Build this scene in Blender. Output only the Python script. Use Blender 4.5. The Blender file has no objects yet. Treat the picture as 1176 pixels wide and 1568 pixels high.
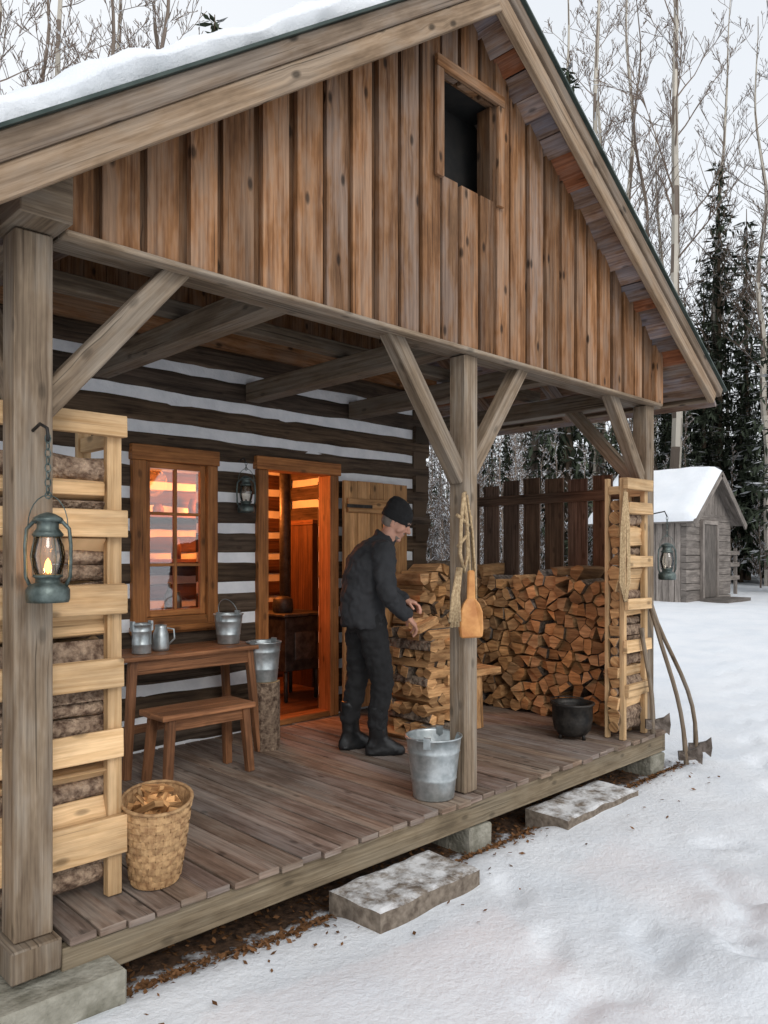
import bpy, bmesh, math, random
from mathutils import Vector, Matrix, noise
R = random.Random(11)
V = Vector
FZ = 0.32
# ------------------------------------------------------------------ helpers
def rnd(a, b): return R.uniform(a, b)
def T(b=1.0, var=0.12, grey=0.0):
    k = b * (1 + rnd(-var, var)); g = grey
    return (k * (1 - .18 * g), k, k * (1 + .35 * g))

class MB:
    def __init__(s):
        s.v = []; s.f = []; s.uv = []; s.c = []; s.m = []; s.s = []
    def face(s, idx, uvs, col, mat, smooth=False):
        s.f.append(idx); s.uv.extend(uvs); s.c.extend([(col[0], col[1], col[2], 1)] * len(idx)); s.m.append(mat); s.s.append(smooth)
    def solid(s, A, B, ua, va, col=(1, 1, 1), mat=0, endmat=None, off=None):
        n = len(A); b = len(s.v); s.v.extend([tuple(p) for p in A] + [tuple(p) for p in B])
        if off is None: off = (rnd(0, 40), rnd(0, 40))
        ua = V(ua); va = V(va); na = ua.cross(va)
        def uvp(p, end=False):
            if end: return (p.dot(va) + off[0], p.dot(na) + off[1])
            return (p.dot(ua) + off[0], p.dot(va) + p.dot(na) * .93 + off[1])
        AB = [V(p) for p in A] + [V(p) for p in B]
        em = mat if endmat is None else endmat
        axis = (AB[n] - AB[0]).normalized(); isend = abs(axis.dot(ua)) > .7
        s.face([b + i for i in range(n)][::-1], [uvp(AB[i], isend) for i in range(n)][::-1], col, em)
        s.face([b + n + i for i in range(n)], [uvp(AB[n + i], isend) for i in range(n)], col, em)
        for i in range(n):
            j = (i + 1) % n; q = [i, j, n + j, n + i]
            s.face([b + k for k in q], [uvp(AB[k]) for k in q], col, mat)
    def beam(s, p0, p1, w, h, up=(0, 0, 1), col=(1, 1, 1), mat=0, endmat=None, jit=0.0, taper=1.0):
        p0 = V(p0); p1 = V(p1); L = (p1 - p0).normalized(); up = V(up)
        sd = L.cross(up).normalized(); u = sd.cross(L).normalized()
        def ring(p, k):
            return [p + sd * (sx * w / 2 * k + rnd(-jit, jit)) + u * (sz * h / 2 * k + rnd(-jit, jit)) for sx, sz in ((-1, -1), (1, -1), (1, 1), (-1, 1))]
        s.solid(ring(p0, 1), ring(p1, taper), L, sd, col, mat, endmat)
    def box(s, x0, x1, y0, y1, z0, z1, axis='x', col=(1, 1, 1), mat=0, endmat=None, jit=0.0):
        if axis == 'x': s.beam((x0, (y0 + y1) / 2, (z0 + z1) / 2), (x1, (y0 + y1) / 2, (z0 + z1) / 2), y1 - y0, z1 - z0, (0, 0, 1), col, mat, endmat, jit)
        elif axis == 'y': s.beam(((x0 + x1) / 2, y0, (z0 + z1) / 2), ((x0 + x1) / 2, y1, (z0 + z1) / 2), x1 - x0, z1 - z0, (0, 0, 1), col, mat, endmat, jit)
        else: s.beam(((x0 + x1) / 2, (y0 + y1) / 2, z0), ((x0 + x1) / 2, (y0 + y1) / 2, z1), y1 - y0, x1 - x0, (1, 0, 0), col, mat, endmat, jit)
    def tube(s, pts, rad, n=8, col=(1, 1, 1), mat=0, endmat=None, smooth=True, cap=True):
        pts = [V(p) for p in pts]
        if not isinstance(rad, (list, tuple)): rad = [rad] * len(pts)
        b = len(s.v); ref = None; o = rnd(0, 30); run = 0; us = []
        for i, p in enumerate(pts):
            d = (pts[min(i + 1, len(pts) - 1)] - pts[max(i - 1, 0)]).normalized()
            if ref is None:
                ref = d.orthogonal().normalized()
            ref = (ref - d * ref.dot(d)).normalized(); q = d.cross(ref)
            for k in range(n):
                a = 2 * math.pi * k / n
                s.v.append(tuple(p + (ref * math.cos(a) + q * math.sin(a)) * rad[i]))
            if i: run += (p - pts[i - 1]).length
            us.append(run)
        for i in range(len(pts) - 1):
            for k in range(n):
                k2 = (k + 1) % n
                c0 = 2 * math.pi * max(rad) / n
                s.face([b + i * n + k, b + i * n + k2, b + (i + 1) * n + k2, b + (i + 1) * n + k],
                       [(us[i] + o, k * c0), (us[i] + o, (k + 1) * c0), (us[i + 1] + o, (k + 1) * c0), (us[i + 1] + o, k * c0)], col, mat, smooth)
        if cap:
            em = mat if endmat is None else endmat
            for base, rev, r in ((b, True, rad[0]), (b + (len(pts) - 1) * n, False, rad[-1])):
                ids = [base + k for k in range(n)]; uvs = [(o + r * math.cos(2 * math.pi * k / n), r * math.sin(2 * math.pi * k / n)) for k in range(n)]
                if rev: ids.reverse(); uvs.reverse()
                s.face(ids, uvs, col, em)
    def lathe(s, prof, c=(0, 0, 0), n=24, col=(1, 1, 1), mat=0, M=None, smooth=True, sx=1.0, sy=1.0):
        b = len(s.v); c = V(c)
        for i, (r, z) in enumerate(prof):
            for k in range(n):
                a = 2 * math.pi * k / n; p = V((r * math.cos(a) * sx, r * math.sin(a) * sy, z))
                if M: p = M @ p
                s.v.append(tuple(c + p))
        for i in range(len(prof) - 1):
            r = max(prof[i][0], .03)
            for k in range(n):
                k2 = (k + 1) % n; a0 = k / n * 6.28 * r; a1 = (k + 1) / n * 6.28 * r
                s.face([b + i * n + k, b + i * n + k2, b + (i + 1) * n + k2, b + (i + 1) * n + k],
                       [(prof[i][1], a0), (prof[i][1], a1), (prof[i + 1][1], a1), (prof[i + 1][1], a0)], col, mat, smooth)
    def build(s, name, mats, parent=None, bevel=0.0, recalc=True):
        me = bpy.data.meshes.new(name); me.from_pydata(s.v, [], s.f)
        for m in mats: me.materials.append(m)
        uv = me.uv_layers.new(name='UVMap'); uv.data.foreach_set('uv', [x for t in s.uv for x in t])
        ca = me.color_attributes.new('tint', 'FLOAT_COLOR', 'CORNER'); ca.data.foreach_set('color', [x for t in s.c for x in t])
        me.polygons.foreach_set('material_index', s.m); me.polygons.foreach_set('use_smooth', s.s)
        if recalc:
            bm = bmesh.new(); bm.from_mesh(me); bmesh.ops.recalc_face_normals(bm, faces=bm.faces); bm.to_mesh(me); bm.free()
        me.update()
        ob = bpy.data.objects.new(name, me); bpy.context.scene.collection.objects.link(ob)
        if parent: ob.parent = parent
        if bevel:
            md = ob.modifiers.new('bev', 'BEVEL'); md.width = bevel; md.segments = 1; md.limit_method = 'ANGLE'; md.angle_limit = math.radians(50)
        return ob

def empty(name, loc=(0, 0, 0)):
    e = bpy.data.objects.new(name, None); e.location = loc; e.empty_display_size = .1
    bpy.context.scene.collection.objects.link(e); return e

# ------------------------------------------------------------------ materials
class NT:
    def __init__(s, name):
        s.mat = bpy.data.materials.new(name); s.mat.use_nodes = True; s.t = s.mat.node_tree
        s.bs = s.t.nodes['Principled BSDF']; s.out = s.t.nodes['Material Output']
    def n(s, typ, **kw):
        nd = s.t.nodes.new(typ)
        for k, v in kw.items():
            if k.startswith('i_'):
                nd.inputs[k[2:].replace('_', ' ')].default_value = v
            else: setattr(nd, k, v)
        return nd
    def l(s, a, b): s.t.links.new(a, b)
    def math(s, op, a, b=None, c=None):
        nd = s.n('ShaderNodeMath', operation=op)
        for i, x in enumerate((a, b, c)):
            if x is None: continue
            if isinstance(x, (int, float)): nd.inputs[i].default_value = x
            else: s.l(x, nd.inputs[i])
        return nd.outputs[0]
    def ramp(s, f, stops):
        nd = s.n('ShaderNodeValToRGB'); el = nd.color_ramp.elements
        while len(el) < len(stops): el.new(.5)
        for e, (p, c) in zip(el, stops):
            e.position = p; e.color = (c[0], c[1], c[2], 1) if not isinstance(c, (int, float)) else (c, c, c, 1)
        s.l(f, nd.inputs[0]); return nd.outputs[0]
    def mix(s, f, a, b, mode='MIX'):
        nd = s.n('ShaderNodeMix', data_type='RGBA', blend_type=mode)
        for inp, x in ((nd.inputs['Factor'], f), (nd.inputs['A'], a), (nd.inputs['B'], b)):
            if isinstance(x, (int, float)): inp.default_value = x
            elif isinstance(x, tuple): inp.default_value = (*x, 1)
            else: s.l(x, inp)
        return nd.outputs['Result']
    def bump(s, h, st=.3, d=.01):
        nd = s.n('ShaderNodeBump'); nd.inputs['Strength'].default_value = st; nd.inputs['Distance'].default_value = d
        s.l(h, nd.inputs['Height']); s.l(nd.outputs[0], s.bs.inputs['Normal']); return nd
    def tint(s):
        return s.n('ShaderNodeAttribute', attribute_name='tint').outputs['Color']

def wood(name, dark, light, us=1.6, vs=60, knots=.8, rough=.75, bump=.5, blotch=.4, greycol=None, greyamt=0.0, cracks=.45):
    m = NT(name)
    uv = m.n('ShaderNodeUVMap', uv_map='UVMap').outputs[0]
    sep = m.n('ShaderNodeSeparateXYZ'); m.l(uv, sep.inputs[0]); u, v = sep.outputs[0], sep.outputs[1]
    kc = m.n('ShaderNodeCombineXYZ'); m.l(m.math('MULTIPLY', u, 3.2), kc.inputs[0]); m.l(m.math('MULTIPLY', v, 7.0), kc.inputs[1])
    vo = m.n('ShaderNodeTexVoronoi', i_Scale=1.0, voronoi_dimensions='2D'); m.l(kc.outputs[0], vo.inputs['Vector'])
    sc_ = m.n('ShaderNodeSeparateColor'); m.l(vo.outputs['Color'], sc_.inputs[0])
    kd = m.math('ADD', vo.outputs['Distance'], m.math('MULTIPLY', m.math('GREATER_THAN', sc_.outputs[0], .5), .8))
    kf = m.math('MAXIMUM', 0.0, m.math('SUBTRACT', 1.0, m.math('MULTIPLY', kd, 3.6)))
    v2 = m.math('ADD', v, m.math('MULTIPLY', kf, .014 * knots))
    cg = m.n('ShaderNodeCombineXYZ'); m.l(m.math('MULTIPLY', u, us), cg.inputs[0]); m.l(m.math('MULTIPLY', v2, vs), cg.inputs[1])
    n1 = m.n('ShaderNodeTexNoise', i_Scale=1.0, i_Detail=4.0, i_Roughness=.65, noise_dimensions='2D'); m.l(cg.outputs[0], n1.inputs['Vector'])
    g = m.ramp(n1.outputs['Fac'], [(.24, 0.0), (.72, 1.0)])
    cb = m.n('ShaderNodeCombineXYZ'); m.l(m.math('MULTIPLY', u, 2.0), cb.inputs[0]); m.l(m.math('MULTIPLY', v, 8.0), cb.inputs[1])
    n2 = m.n('ShaderNodeTexNoise', i_Scale=1.0, i_Detail=4.0, i_Roughness=.65, noise_dimensions='2D'); m.l(cb.outputs[0], n2.inputs['Vector'])
    col = m.mix(g, dark, light)
    b = m.ramp(n2.outputs['Fac'], [(.3, 1 - blotch), (.68, 1.12)])
    col = m.mix(1.0, col, b, 'MULTIPLY')
    if greycol:
        gf = m.ramp(n2.outputs['Fac'], [(.42, 0.0), (.62, greyamt)])
        col = m.mix(gf, col, m.mix(g, tuple(x * .5 for x in greycol), greycol))
    km = m.ramp(kd, [(.05, .20), (.085, .55), (.12, 1.0)])
    col = m.mix(min(1, knots), col, m.mix(1.0, col, km, 'MULTIPLY'))
    # drying checks
    cc = m.n('ShaderNodeCombineXYZ'); m.l(m.math('MULTIPLY', u, .9), cc.inputs[0]); m.l(m.math('MULTIPLY', v2, 75), cc.inputs[1])
    n3 = m.n('ShaderNodeTexNoise', i_Scale=1.0, i_Detail=1.0, noise_dimensions='2D'); m.l(cc.outputs[0], n3.inputs['Vector'])
    ck = m.ramp(n3.outputs['Fac'], [(.23, cracks), (.27, 1.0)])
    col = m.mix(1.0, col, ck, 'MULTIPLY')
    col = m.mix(1.0, col, m.tint(), 'MULTIPLY')
    m.l(col, m.bs.inputs['Base Color']); m.bs.inputs['Roughness'].default_value = rough
    m.bs.inputs['Specular IOR Level'].default_value = .22
    m.bump(n1.outputs['Fac'], bump, .008)
    return m.mat

def noisy(name, c0, c1, scale=8, rough=.7, metal=0.0, bump=.3, bscale=None, dist=.01, tint=True, detail=3, stops=(.35, .65), spec=.4):
    m = NT(name); tc = m.n('ShaderNodeTexCoord').outputs['Object']
    n1 = m.n('ShaderNodeTexNoise', i_Scale=float(scale), i_Detail=float(detail), i_Roughness=.6); m.l(tc, n1.inputs['Vector'])
    col = m.ramp(n1.outputs['Fac'], [(stops[0], c0), (stops[1], c1)])
    if tint: col = m.mix(1.0, col, m.tint(), 'MULTIPLY')
    m.l(col, m.bs.inputs['Base Color']); m.bs.inputs['Roughness'].default_value = rough; m.bs.inputs['Metallic'].default_value = metal
    m.bs.inputs['Specular IOR Level'].default_value = spec
    if bump:
        n2 = m.n('ShaderNodeTexNoise', i_Scale=float(bscale or scale * 3), i_Detail=2.0); m.l(tc, n2.inputs['Vector'])
        m.bump(n2.outputs['Fac'], bump, dist)
    return m.mat

M_gable = wood('siding_wood', (.15, .055, .018), (.50, .235, .095), knots=.95, vs=50, blotch=.5, greycol=(.30, .22, .155), greyamt=.6)
M_rake = wood('rake_wood', (.18, .115, .068), (.40, .28, .18), knots=.9, greycol=(.28, .23, .18), greyamt=.6)
M_post = wood('weathered_post_wood', (.14, .095, .062), (.35, .26, .175), knots=.5, greycol=(.28, .25, .21), greyamt=.55)
M_log = wood('dark_hewn_log', (.035, .022, .014), (.135, .092, .060), us=1.8, vs=38, knots=.4, bump=.9)
M_frame = wood('oiled_frame_wood', (.20, .07, .022), (.44, .185, .06), knots=.6, rough=.5)
M_door = wood('door_wood', (.32, .15, .05), (.58, .33, .15), knots=.8, rough=.6)
M_floor = wood('deck_board_wood', (.125, .082, .058), (.32, .225, .165), knots=.6, vs=52, greycol=(.31, .26, .21), greyamt=.65)
M_fascia = wood('deck_fascia_wood', (.12, .088, .055), (.31, .24, .155), knots=.5, greycol=(.25, .21, .15), greyamt=.6)
M_fresh = wood('fresh_cut_wood', (.44, .265, .12), (.70, .48, .27), knots=.6, blotch=.3, vs=50, bump=.5, cracks=.6)
M_split = wood('split_firewood', (.25, .115, .045), (.60, .35, .16), us=5, vs=36, knots=.2, blotch=.5, bump=.9)
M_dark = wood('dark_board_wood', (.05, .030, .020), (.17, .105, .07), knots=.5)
M_furn = wood('furniture_wood', (.11, .045, .02), (.31, .14, .065), knots=.3, rough=.45)
M_sheath = wood('roof_sheathing', (.17, .085, .05), (.42, .25, .15), knots=.6, greycol=(.3, .29, .29), greyamt=.6)
M_shed = wood('grey_shed_wood', (.13, .11, .095), (.33, .29, .26), knots=.3)
M_bark = noisy('bark', (.05, .035, .025), (.25, .19, .14), 22, .95, bump=1.0, bscale=45, dist=.02)
M_bark2 = noisy('brown_log_bark', (.085, .05, .033), (.34, .245, .17), 30, .9, bump=1.0, bscale=50, dist=.02, detail=5)
M_chink = noisy('white_chinking', (.74, .76, .79), (.88, .89, .91), 6, .9, bump=.4, bscale=40)
M_conc = noisy('mossy_concrete', (.18, .17, .13), (.38, .36, .30), 9, .95, bump=.8, bscale=50)
M_galv = noisy('galvanised_steel', (.34, .38, .39), (.58, .62, .63), 14, .38, .75, bump=.15, bscale=30, dist=.004)
M_lant = noisy('lantern_metal', (.045, .06, .055), (.13, .16, .15), 18, .42, .6, bump=.2)
M_iron = noisy('black_iron', (.015, .015, .015), (.05, .045, .04), 15, .5, .5, bump=.3)
M_rust = noisy('tool_steel', (.06, .045, .035), (.17, .14, .12), 20, .55, .6, bump=.3)
M_rope = noisy('hemp_rope', (.28, .19, .10), (.5, .37, .22), 60, .95, bump=1.0, bscale=220, dist=.004)
M_sheet = noisy('green_metal_roof', (.02, .035, .03), (.06, .08, .07), 5, .5, .2, bump=.1)
M_float = noisy('varnished_wood', (.45, .18, .05), (.64, .31, .1), 12, .5, bump=.15)
M_black = noisy('attic_shade_black', (.01, .01, .01), (.02, .018, .016), 9, .9, bump=0)  # near-black colour standing in for the shade inside the attic opening
M_wicker = noisy('basket_splint', (.30, .165, .075), (.56, .35, .17), 34, .75, bump=.5, bscale=90, dist=.005)

def snow_mat(name, ground=False):
    m = NT(name); tc = m.n('ShaderNodeTexCoord').outputs['Object']
    n1 = m.n('ShaderNodeTexNoise', i_Scale=1.6, i_Detail=4.0, i_Roughness=.6); m.l(tc, n1.inputs['Vector'])
    col = m.ramp(n1.outputs['Fac'], [(.3, (.75, .785, .83)), (.6, (.83, .85, .88))])
    if ground:
        n3 = m.n('ShaderNodeTexNoise', i_Scale=7.0, i_Detail=4.0, i_Roughness=.7); m.l(tc, n3.inputs['Vector'])
        sep = m.n('ShaderNodeSeparateXYZ'); m.l(tc, sep.inputs[0])
        # bare soil under and just in front of the sheltered porch
        fy = m.math('MULTIPLY', m.math('ADD', m.math('ADD', sep.outputs[1], .12), m.math('MULTIPLY', m.math('SUBTRACT', n3.outputs['Fac'], .5), .45)), 12.0)
        fx = m.math('MULTIPLY', m.math('SUBTRACT', 2.75, m.math('ADD', sep.outputs[0], m.math('MULTIPLY', n3.outputs['Fac'], .3))), 8.0)
        fb = m.math('MULTIPLY', m.math('SUBTRACT', 5.4, sep.outputs[1]), 5.0)
        fl = m.math('MULTIPLY', m.math('ADD', sep.outputs[0], 3.1), 8.0)
        def cl(x):
            nd = m.n('ShaderNodeClamp'); m.l(x, nd.inputs[0]); return nd.outputs[0]
        mask = m.math('MULTIPLY', m.math('MULTIPLY', cl(fy), cl(fx)), m.math('MULTIPLY', cl(fb), cl(fl)))
        n4 = m.n('ShaderNodeTexNoise', i_Scale=28.0, i_Detail=3.0); m.l(tc, n4.inputs['Vector'])
        soil = m.ramp(n4.outputs['Fac'], [(.35, (.035, .022, .015)), (.65, (.13, .075, .045))])
        col = m.mix(mask, col, soil)
    m.l(col, m.bs.inputs['Base Color']); m.bs.inputs['Roughness'].default_value = .65
    m.bs.inputs['Specular IOR Level'].default_value = .25
    n2 = m.n('ShaderNodeTexNoise', i_Scale=22.0, i_Detail=6.0, i_Roughness=.7); m.l(tc, n2.inputs['Vector'])
    m.bump(n2.outputs['Fac'], .6, .024)
    return m.mat
M_snow = snow_mat('snow'); M_ground = snow_mat('snow_ground_material', True)

def stepmat():
    m = NT('snow_dusted_stone'); tc = m.n('ShaderNodeTexCoord').outputs['Object']
    n1 = m.n('ShaderNodeTexNoise', i_Scale=7.0, i_Detail=6.0, i_Roughness=.7); m.l(tc, n1.inputs['Vector'])
    geo = m.n('ShaderNodeNewGeometry'); sep = m.n('ShaderNodeSeparateXYZ'); m.l(geo.outputs['Normal'], sep.inputs[0])
    n2 = m.n('ShaderNodeTexNoise', i_Scale=30.0, i_Detail=3.0); m.l(tc, n2.inputs['Vector'])
    st = m.ramp(n2.outputs['Fac'], [(.3, (.10, .075, .055)), (.7, (.25, .205, .16))])
    f = m.math('MULTIPLY', m.ramp(n1.outputs['Fac'], [(.40, 0.0), (.58, .85)]), m.ramp(sep.outputs[2], [(.5, 0.0), (.9, 1.0)]))
    m.l(m.mix(f, st, (.78, .79, .8)), m.bs.inputs['Base Color']); m.bs.inputs['Roughness'].default_value = .9
    m.bump(n2.outputs['Fac'], .6, .01); return m.mat
M_step = stepmat()

def glassmat(name, refl=.35, tintc=(1, 1, 1)):
    m = NT(name); t = m.t; t.nodes.remove(m.bs)
    tr = m.n('ShaderNodeBsdfTransparent'); tr.inputs[0].default_value = (*tintc, 1)
    gl = m.n('ShaderNodeBsdfGlossy'); gl.inputs['Roughness'].default_value = .02
    fr = m.n('ShaderNodeFresnel', i_IOR=1.5); mx = m.n('ShaderNodeMixShader')
    m.l(m.math('ADD', fr.outputs[0], refl), mx.inputs[0]); m.l(tr.outputs[0], mx.inputs[1]); m.l(gl.outputs[0], mx.inputs[2])
    m.l(mx.outputs[0], m.out.inputs[0]); return m.mat
M_glass = glassmat('window_glass', .10); M_globe = glassmat('lantern_glass', .05, (.97, .93, .86))

def emis(name, c, s):
    m = NT(name); m.bs.inputs['Base Color'].default_value = (*c, 1); m.bs.inputs['Emission Color'].default_value = (*c, 1)
    m.bs.inputs['Emission Strength'].default_value = s; return m.mat
M_flame = emis('flame', (1, .42, .10), 4.5)

def tintmat(name, rough=.9):
    m = NT(name); m.l(m.tint(), m.bs.inputs['Base Color']); m.bs.inputs['Roughness'].default_value = rough
    m.bs.inputs['Specular IOR Level'].default_value = .0; return m.mat
M_tint = tintmat('foliage_and_bark')

def cloth(name, c, rough=.9, sc=350, bump=.3):
    m = NT(name); tc = m.n('ShaderNodeTexCoord').outputs['Object']
    n = m.n('ShaderNodeTexNoise', i_Scale=9.0, i_Detail=3.0); m.l(tc, n.inputs['Vector'])
    m.l(m.ramp(n.outputs['Fac'], [(.3, tuple(x * .7 for x in c)), (.7, tuple(x * 1.25 for x in c))]), m.bs.inputs['Base Color'])
    n2 = m.n('ShaderNodeTexNoise', i_Scale=float(sc), i_Detail=1.0); m.l(tc, n2.inputs['Vector'])
    m.bs.inputs['Roughness'].default_value = rough; m.bump(n2.outputs['Fac'], bump, .003); return m.mat
M_jacket = cloth('dark_jacket', (.026, .027, .030)); M_trouser = cloth('black_trousers', (.011, .011, .012))
M_hat = cloth('knit_beanie', (.008, .008, .009), bump=.8, sc=160); M_boot = cloth('rubber_boot', (.010, .011, .012), .38, 30, .1)
M_skin = cloth('skin', (.50, .26, .18), .55, 120, .1); M_hair = cloth('grey_hair', (.20, .165, .14)); M_eye = cloth('eye', (.03, .02, .015), .2)

# ------------------------------------------------------------------ roof profile
RX, RZ, SL, SR = -.09, 4.9, .725, .63
def ztop(x): return RZ - (SL * (RX - x) if x < RX else SR * (x - RX))
XL, XR = -3.15, 2.86
YF, YB = -.33, 5.3

cabin = empty('log_cabin')
# ---- deck
b = MB(); x = -3.3
while x < 2.36:
    w = rnd(.098, .12); g = rnd(.006, .012)
    zt = FZ + rnd(-.003, .003)
    b.box(x, x + w, (-.13 + rnd(-.014, .014)) if x > -2.385 else .095, 2.2, zt - .03, zt, 'y', T(1, .22, rnd(-.1, .4)), 0, jit=.0015)
    x += w + g
b.build('deck_boards', [M_floor], cabin, .003)
b = MB()
b.box(-2.380, 2.33, -.10, -.05, FZ - .175, FZ - .034, 'x', T(.95), 0)
b.box(-3.3, 2.33, 2.0, 2.06, FZ - .175, FZ - .034, 'x', T(.7), 0)
for xx in (-3.2, -1.4, -.2, 1.0, 2.3): b.box(xx - .04, xx + .04, -.045 if xx > -2 else .141, 1.998, FZ - .17, FZ - .036, 'y', T(.6), 0)
b.box(2.332, 2.37, -.10, 2.1, FZ - .175, FZ - .034, 'y', T(.9), 0)
b.box(-3.3, -2.565, .10, .14, FZ - .175, FZ - .034, 'x', T(.8), 0)
b.build('deck_fascia', [M_fascia], cabin, .004)
# ---- footings
b = MB()
b.box(-2.80, -2.20, -.235, .2, -.06, .212, 'x', T(1), 0, jit=.012)
for xx in (.02, 2.22): b.box(xx - .1, xx + .1, -.12, .2, -.05, .143, 'x', T(1), 0, jit=.01)
for xx in (-2.5, 0, 2.2): b.box(xx - .1, xx + .1, 1.85, 2.05, -.05, .14, 'x', T(.8), 0)
b.build('footings', [M_conc], cabin, .010)
# ---- posts, braces, beams
b = MB()
for i, (xx, PS) in enumerate(((-2.465, .132), (-.005, .118), (2.2, .12))):
    zb = .342 if i == 0 else FZ + .004
    b.box(xx - PS / 2, xx + PS / 2, -PS / 2, PS / 2, zb, 2.862, 'z', T(1, .06), 0, jit=.003)
b.box(-2.47 - .092, -2.47 + .083, -.118, .09, .226, .340, 'z', T(.85), 0, jit=.003)
def brace(p0, p1): b.beam(p0, p1, .085, .095, (0, 0, 1), T(.98, .1), 0, jit=.003)
brace((-2.43, 0, 2.24), (-1.86, 0, 2.9)); brace((-.04, 0, 2.14), (-.62, 0, 2.9)); brace((.04, 0, 2.2), (.56, 0, 2.9)); brace((2.16, 0, 2.25), (1.66, 0, 2.9))
for xx in (-2.47, 2.2): brace((xx, .04, 2.25), (xx, .68, 2.95))
b.build('posts', [M_post], cabin, .006)
b = MB()
b.box(-2.37, 2.42, -.04, .09, 2.868, 3.03, 'x', T(.8), 0)
b.box(-2.56, -2.38, -.20, 2.12, 2.867, 3.05, 'y', T(.75), 0)
for xx in (-1.25, -.02, 1.05, 2.2): b.box(xx - .065, xx + .065, .092, 2.12, 2.89, 3.027, 'y', T(.7), 0)
b.box(-2.37, 2.3, -.115, -.045, 2.862, 2.885, 'x', T(1.1), 0)
b.box(-2.6, 2.3, 1.02, 1.12, 3.055, 3.14, 'x', T(.7), 0)
b.build('porch_beams', [M_post], cabin, .005)
# ---- gable board-and-batten siding
b = MB(); WX0, WX1, WZ0, WZ1 = -.31, .174, 3.79, 4.36
def gboard(x0, x1, y0, y1, z0, z1=None, col=(1, 1, 1)):
    def zt(x): return min(ztop(x) - .075, z1 if z1 else 99)
    pts = [(x0, z0), (x1, z0), (x1, zt(x1))]
    if x0 < RX < x1 and z1 is None: pts.append((RX, zt(RX)))
    pts.append((x0, zt(x0)))
    A = [V((p[0], y0, p[1])) for p in pts]; B = [V((p[0], y1, p[1])) for p in pts]
    b.solid(A, B, (0, 0, 1), (1, 0, 0), col, 0)
x = -2.37
while x < 2.30:
    w = rnd(.105, .155); x1 = min(x + w, 2.34)
    if x < WX0 < x1 + .06: x1 = WX0
    if x < WX1 < x1 + .06: x1 = WX1
    grey = .15 + .7 * math.exp(-((x + .35) / .45) ** 2) * R.random() + (.6 if R.random() < .18 else 0)
    col = T(rnd(.58, 1.2), .05, grey); yo = rnd(-.008, .008)
    zb = 2.885 + rnd(-.016, .008)
    if x1 > WX0 + .005 and x < WX1 - .005:
        gboard(x, x1, -.09 + yo, -.062, zb, WZ0 + rnd(-.012, .03), col)
        if WZ1 + .09 < ztop(x) - .1: gboard(x, x1, -.09 + yo, -.062, WZ1 + .005, None, col)
    else: gboard(x, x1, -.09 + yo, -.062, zb, None, col)
    x = x1 + (rnd(.032, .05) if x1 not in (WX0, WX1) else .012)
x = -2.38
while x < 2.33:
    x1 = x + .16
    if x < WX0 < x1: x1 = WX0
    if x < WX1 < x1: x1 = WX1
    if x1 > WX0 + .003 and x < WX1 - .003:
        gboard(x, x1 - .003, -.058, -.042, 2.89, WZ0 - .01, T(.5, .1))  # back boards tinted darker: shade of the gaps put into their colour
        if ztop(x) - .1 > WZ1 + .1: gboard(x, x1 - .003, -.058, -.042, WZ1 + .01, None, T(.5, .1))
    else: gboard(x, x1 - .003, -.058, -.042, 2.89, None, T(.5, .1))
    x = x1
b.build('gable_siding', [M_gable], cabin, .004)
b = MB()
b.box(WX0 - .062, WX0 - .004, -.124, -.100, WZ0 - .02, WZ1 + .002, 'z', T(.8, .05, .3), 0)
b.box(WX1 + .003, WX1 + .057, -.124, -.100, WZ0 - .02, WZ1 + .002, 'z', T(.9), 0)
b.box(WX0 - .062, WX1 + .057, -.126, -.100, WZ1 + .004, WZ1 + .07, 'x', T(.85), 0)
b.box(WX0 + .002, WX0 + .02, -.055, .02, WZ0, WZ1, 'z', T(.3), 0); b.box(WX1 - .03, WX1 - .003, -.08, .02, WZ0, WZ1, 'z', T(.3), 0)  # reveal liners tinted dark to paint the shade within the opening
b.build('attic_window_frame', [M_gable], cabin, .003)
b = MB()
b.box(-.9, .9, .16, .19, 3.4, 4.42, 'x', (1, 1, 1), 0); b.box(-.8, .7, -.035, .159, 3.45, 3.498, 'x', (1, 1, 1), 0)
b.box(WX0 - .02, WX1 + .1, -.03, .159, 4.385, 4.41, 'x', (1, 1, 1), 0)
b.build('attic_shade_panels', [M_black], cabin)  # black panels behind the attic window, painting its dark inside
# ---- roof
def sdir(side):
    d = V((1, 0, -SR)) if side > 0 else V((-1, 0, -SL)); return d.normalized()
def snorm(side): return V((SR, 0, 1)).normalized() if side > 0 else V((-SL, 0, 1)).normalized()
b = MB()
for side in (-1, 1):
    d = sdir(side); nr = snorm(side); L = abs(((XR if side > 0 else XL) - RX) / d.x); s = .07
    while s < L - .02:
        w = rnd(.115, .15)
        c = V((RX, 0, RZ)) + d * (s + w / 2) - nr * (.065 + rnd(0, .03))
        c0 = c.copy(); c0.y = YF + .035; c1 = c.copy(); c1.y = YB
        b.beam(c0, c1, w * .97, .024, (nr + d * rnd(.12, .34)).normalized(), T(rnd(.6, 1.35), .1, rnd(0, .9)) if R.random() < .65 else (1.0, .62, .45), 0, jit=.001)
        s += w + .004
    for yy in (.12, .95, 1.75, 3.0, 4.2, 5.2):
        p0 = V((RX, yy, RZ)) - nr * .18 + d * .1; p1 = V((RX, yy, RZ)) + d * (L - .12) - nr * .18
        b.beam(p0, p1, .06, .11, nr, T(.7), 0)
b.build('roof_sheathing', [M_sheath], cabin, .002)
b = MB()
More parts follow.
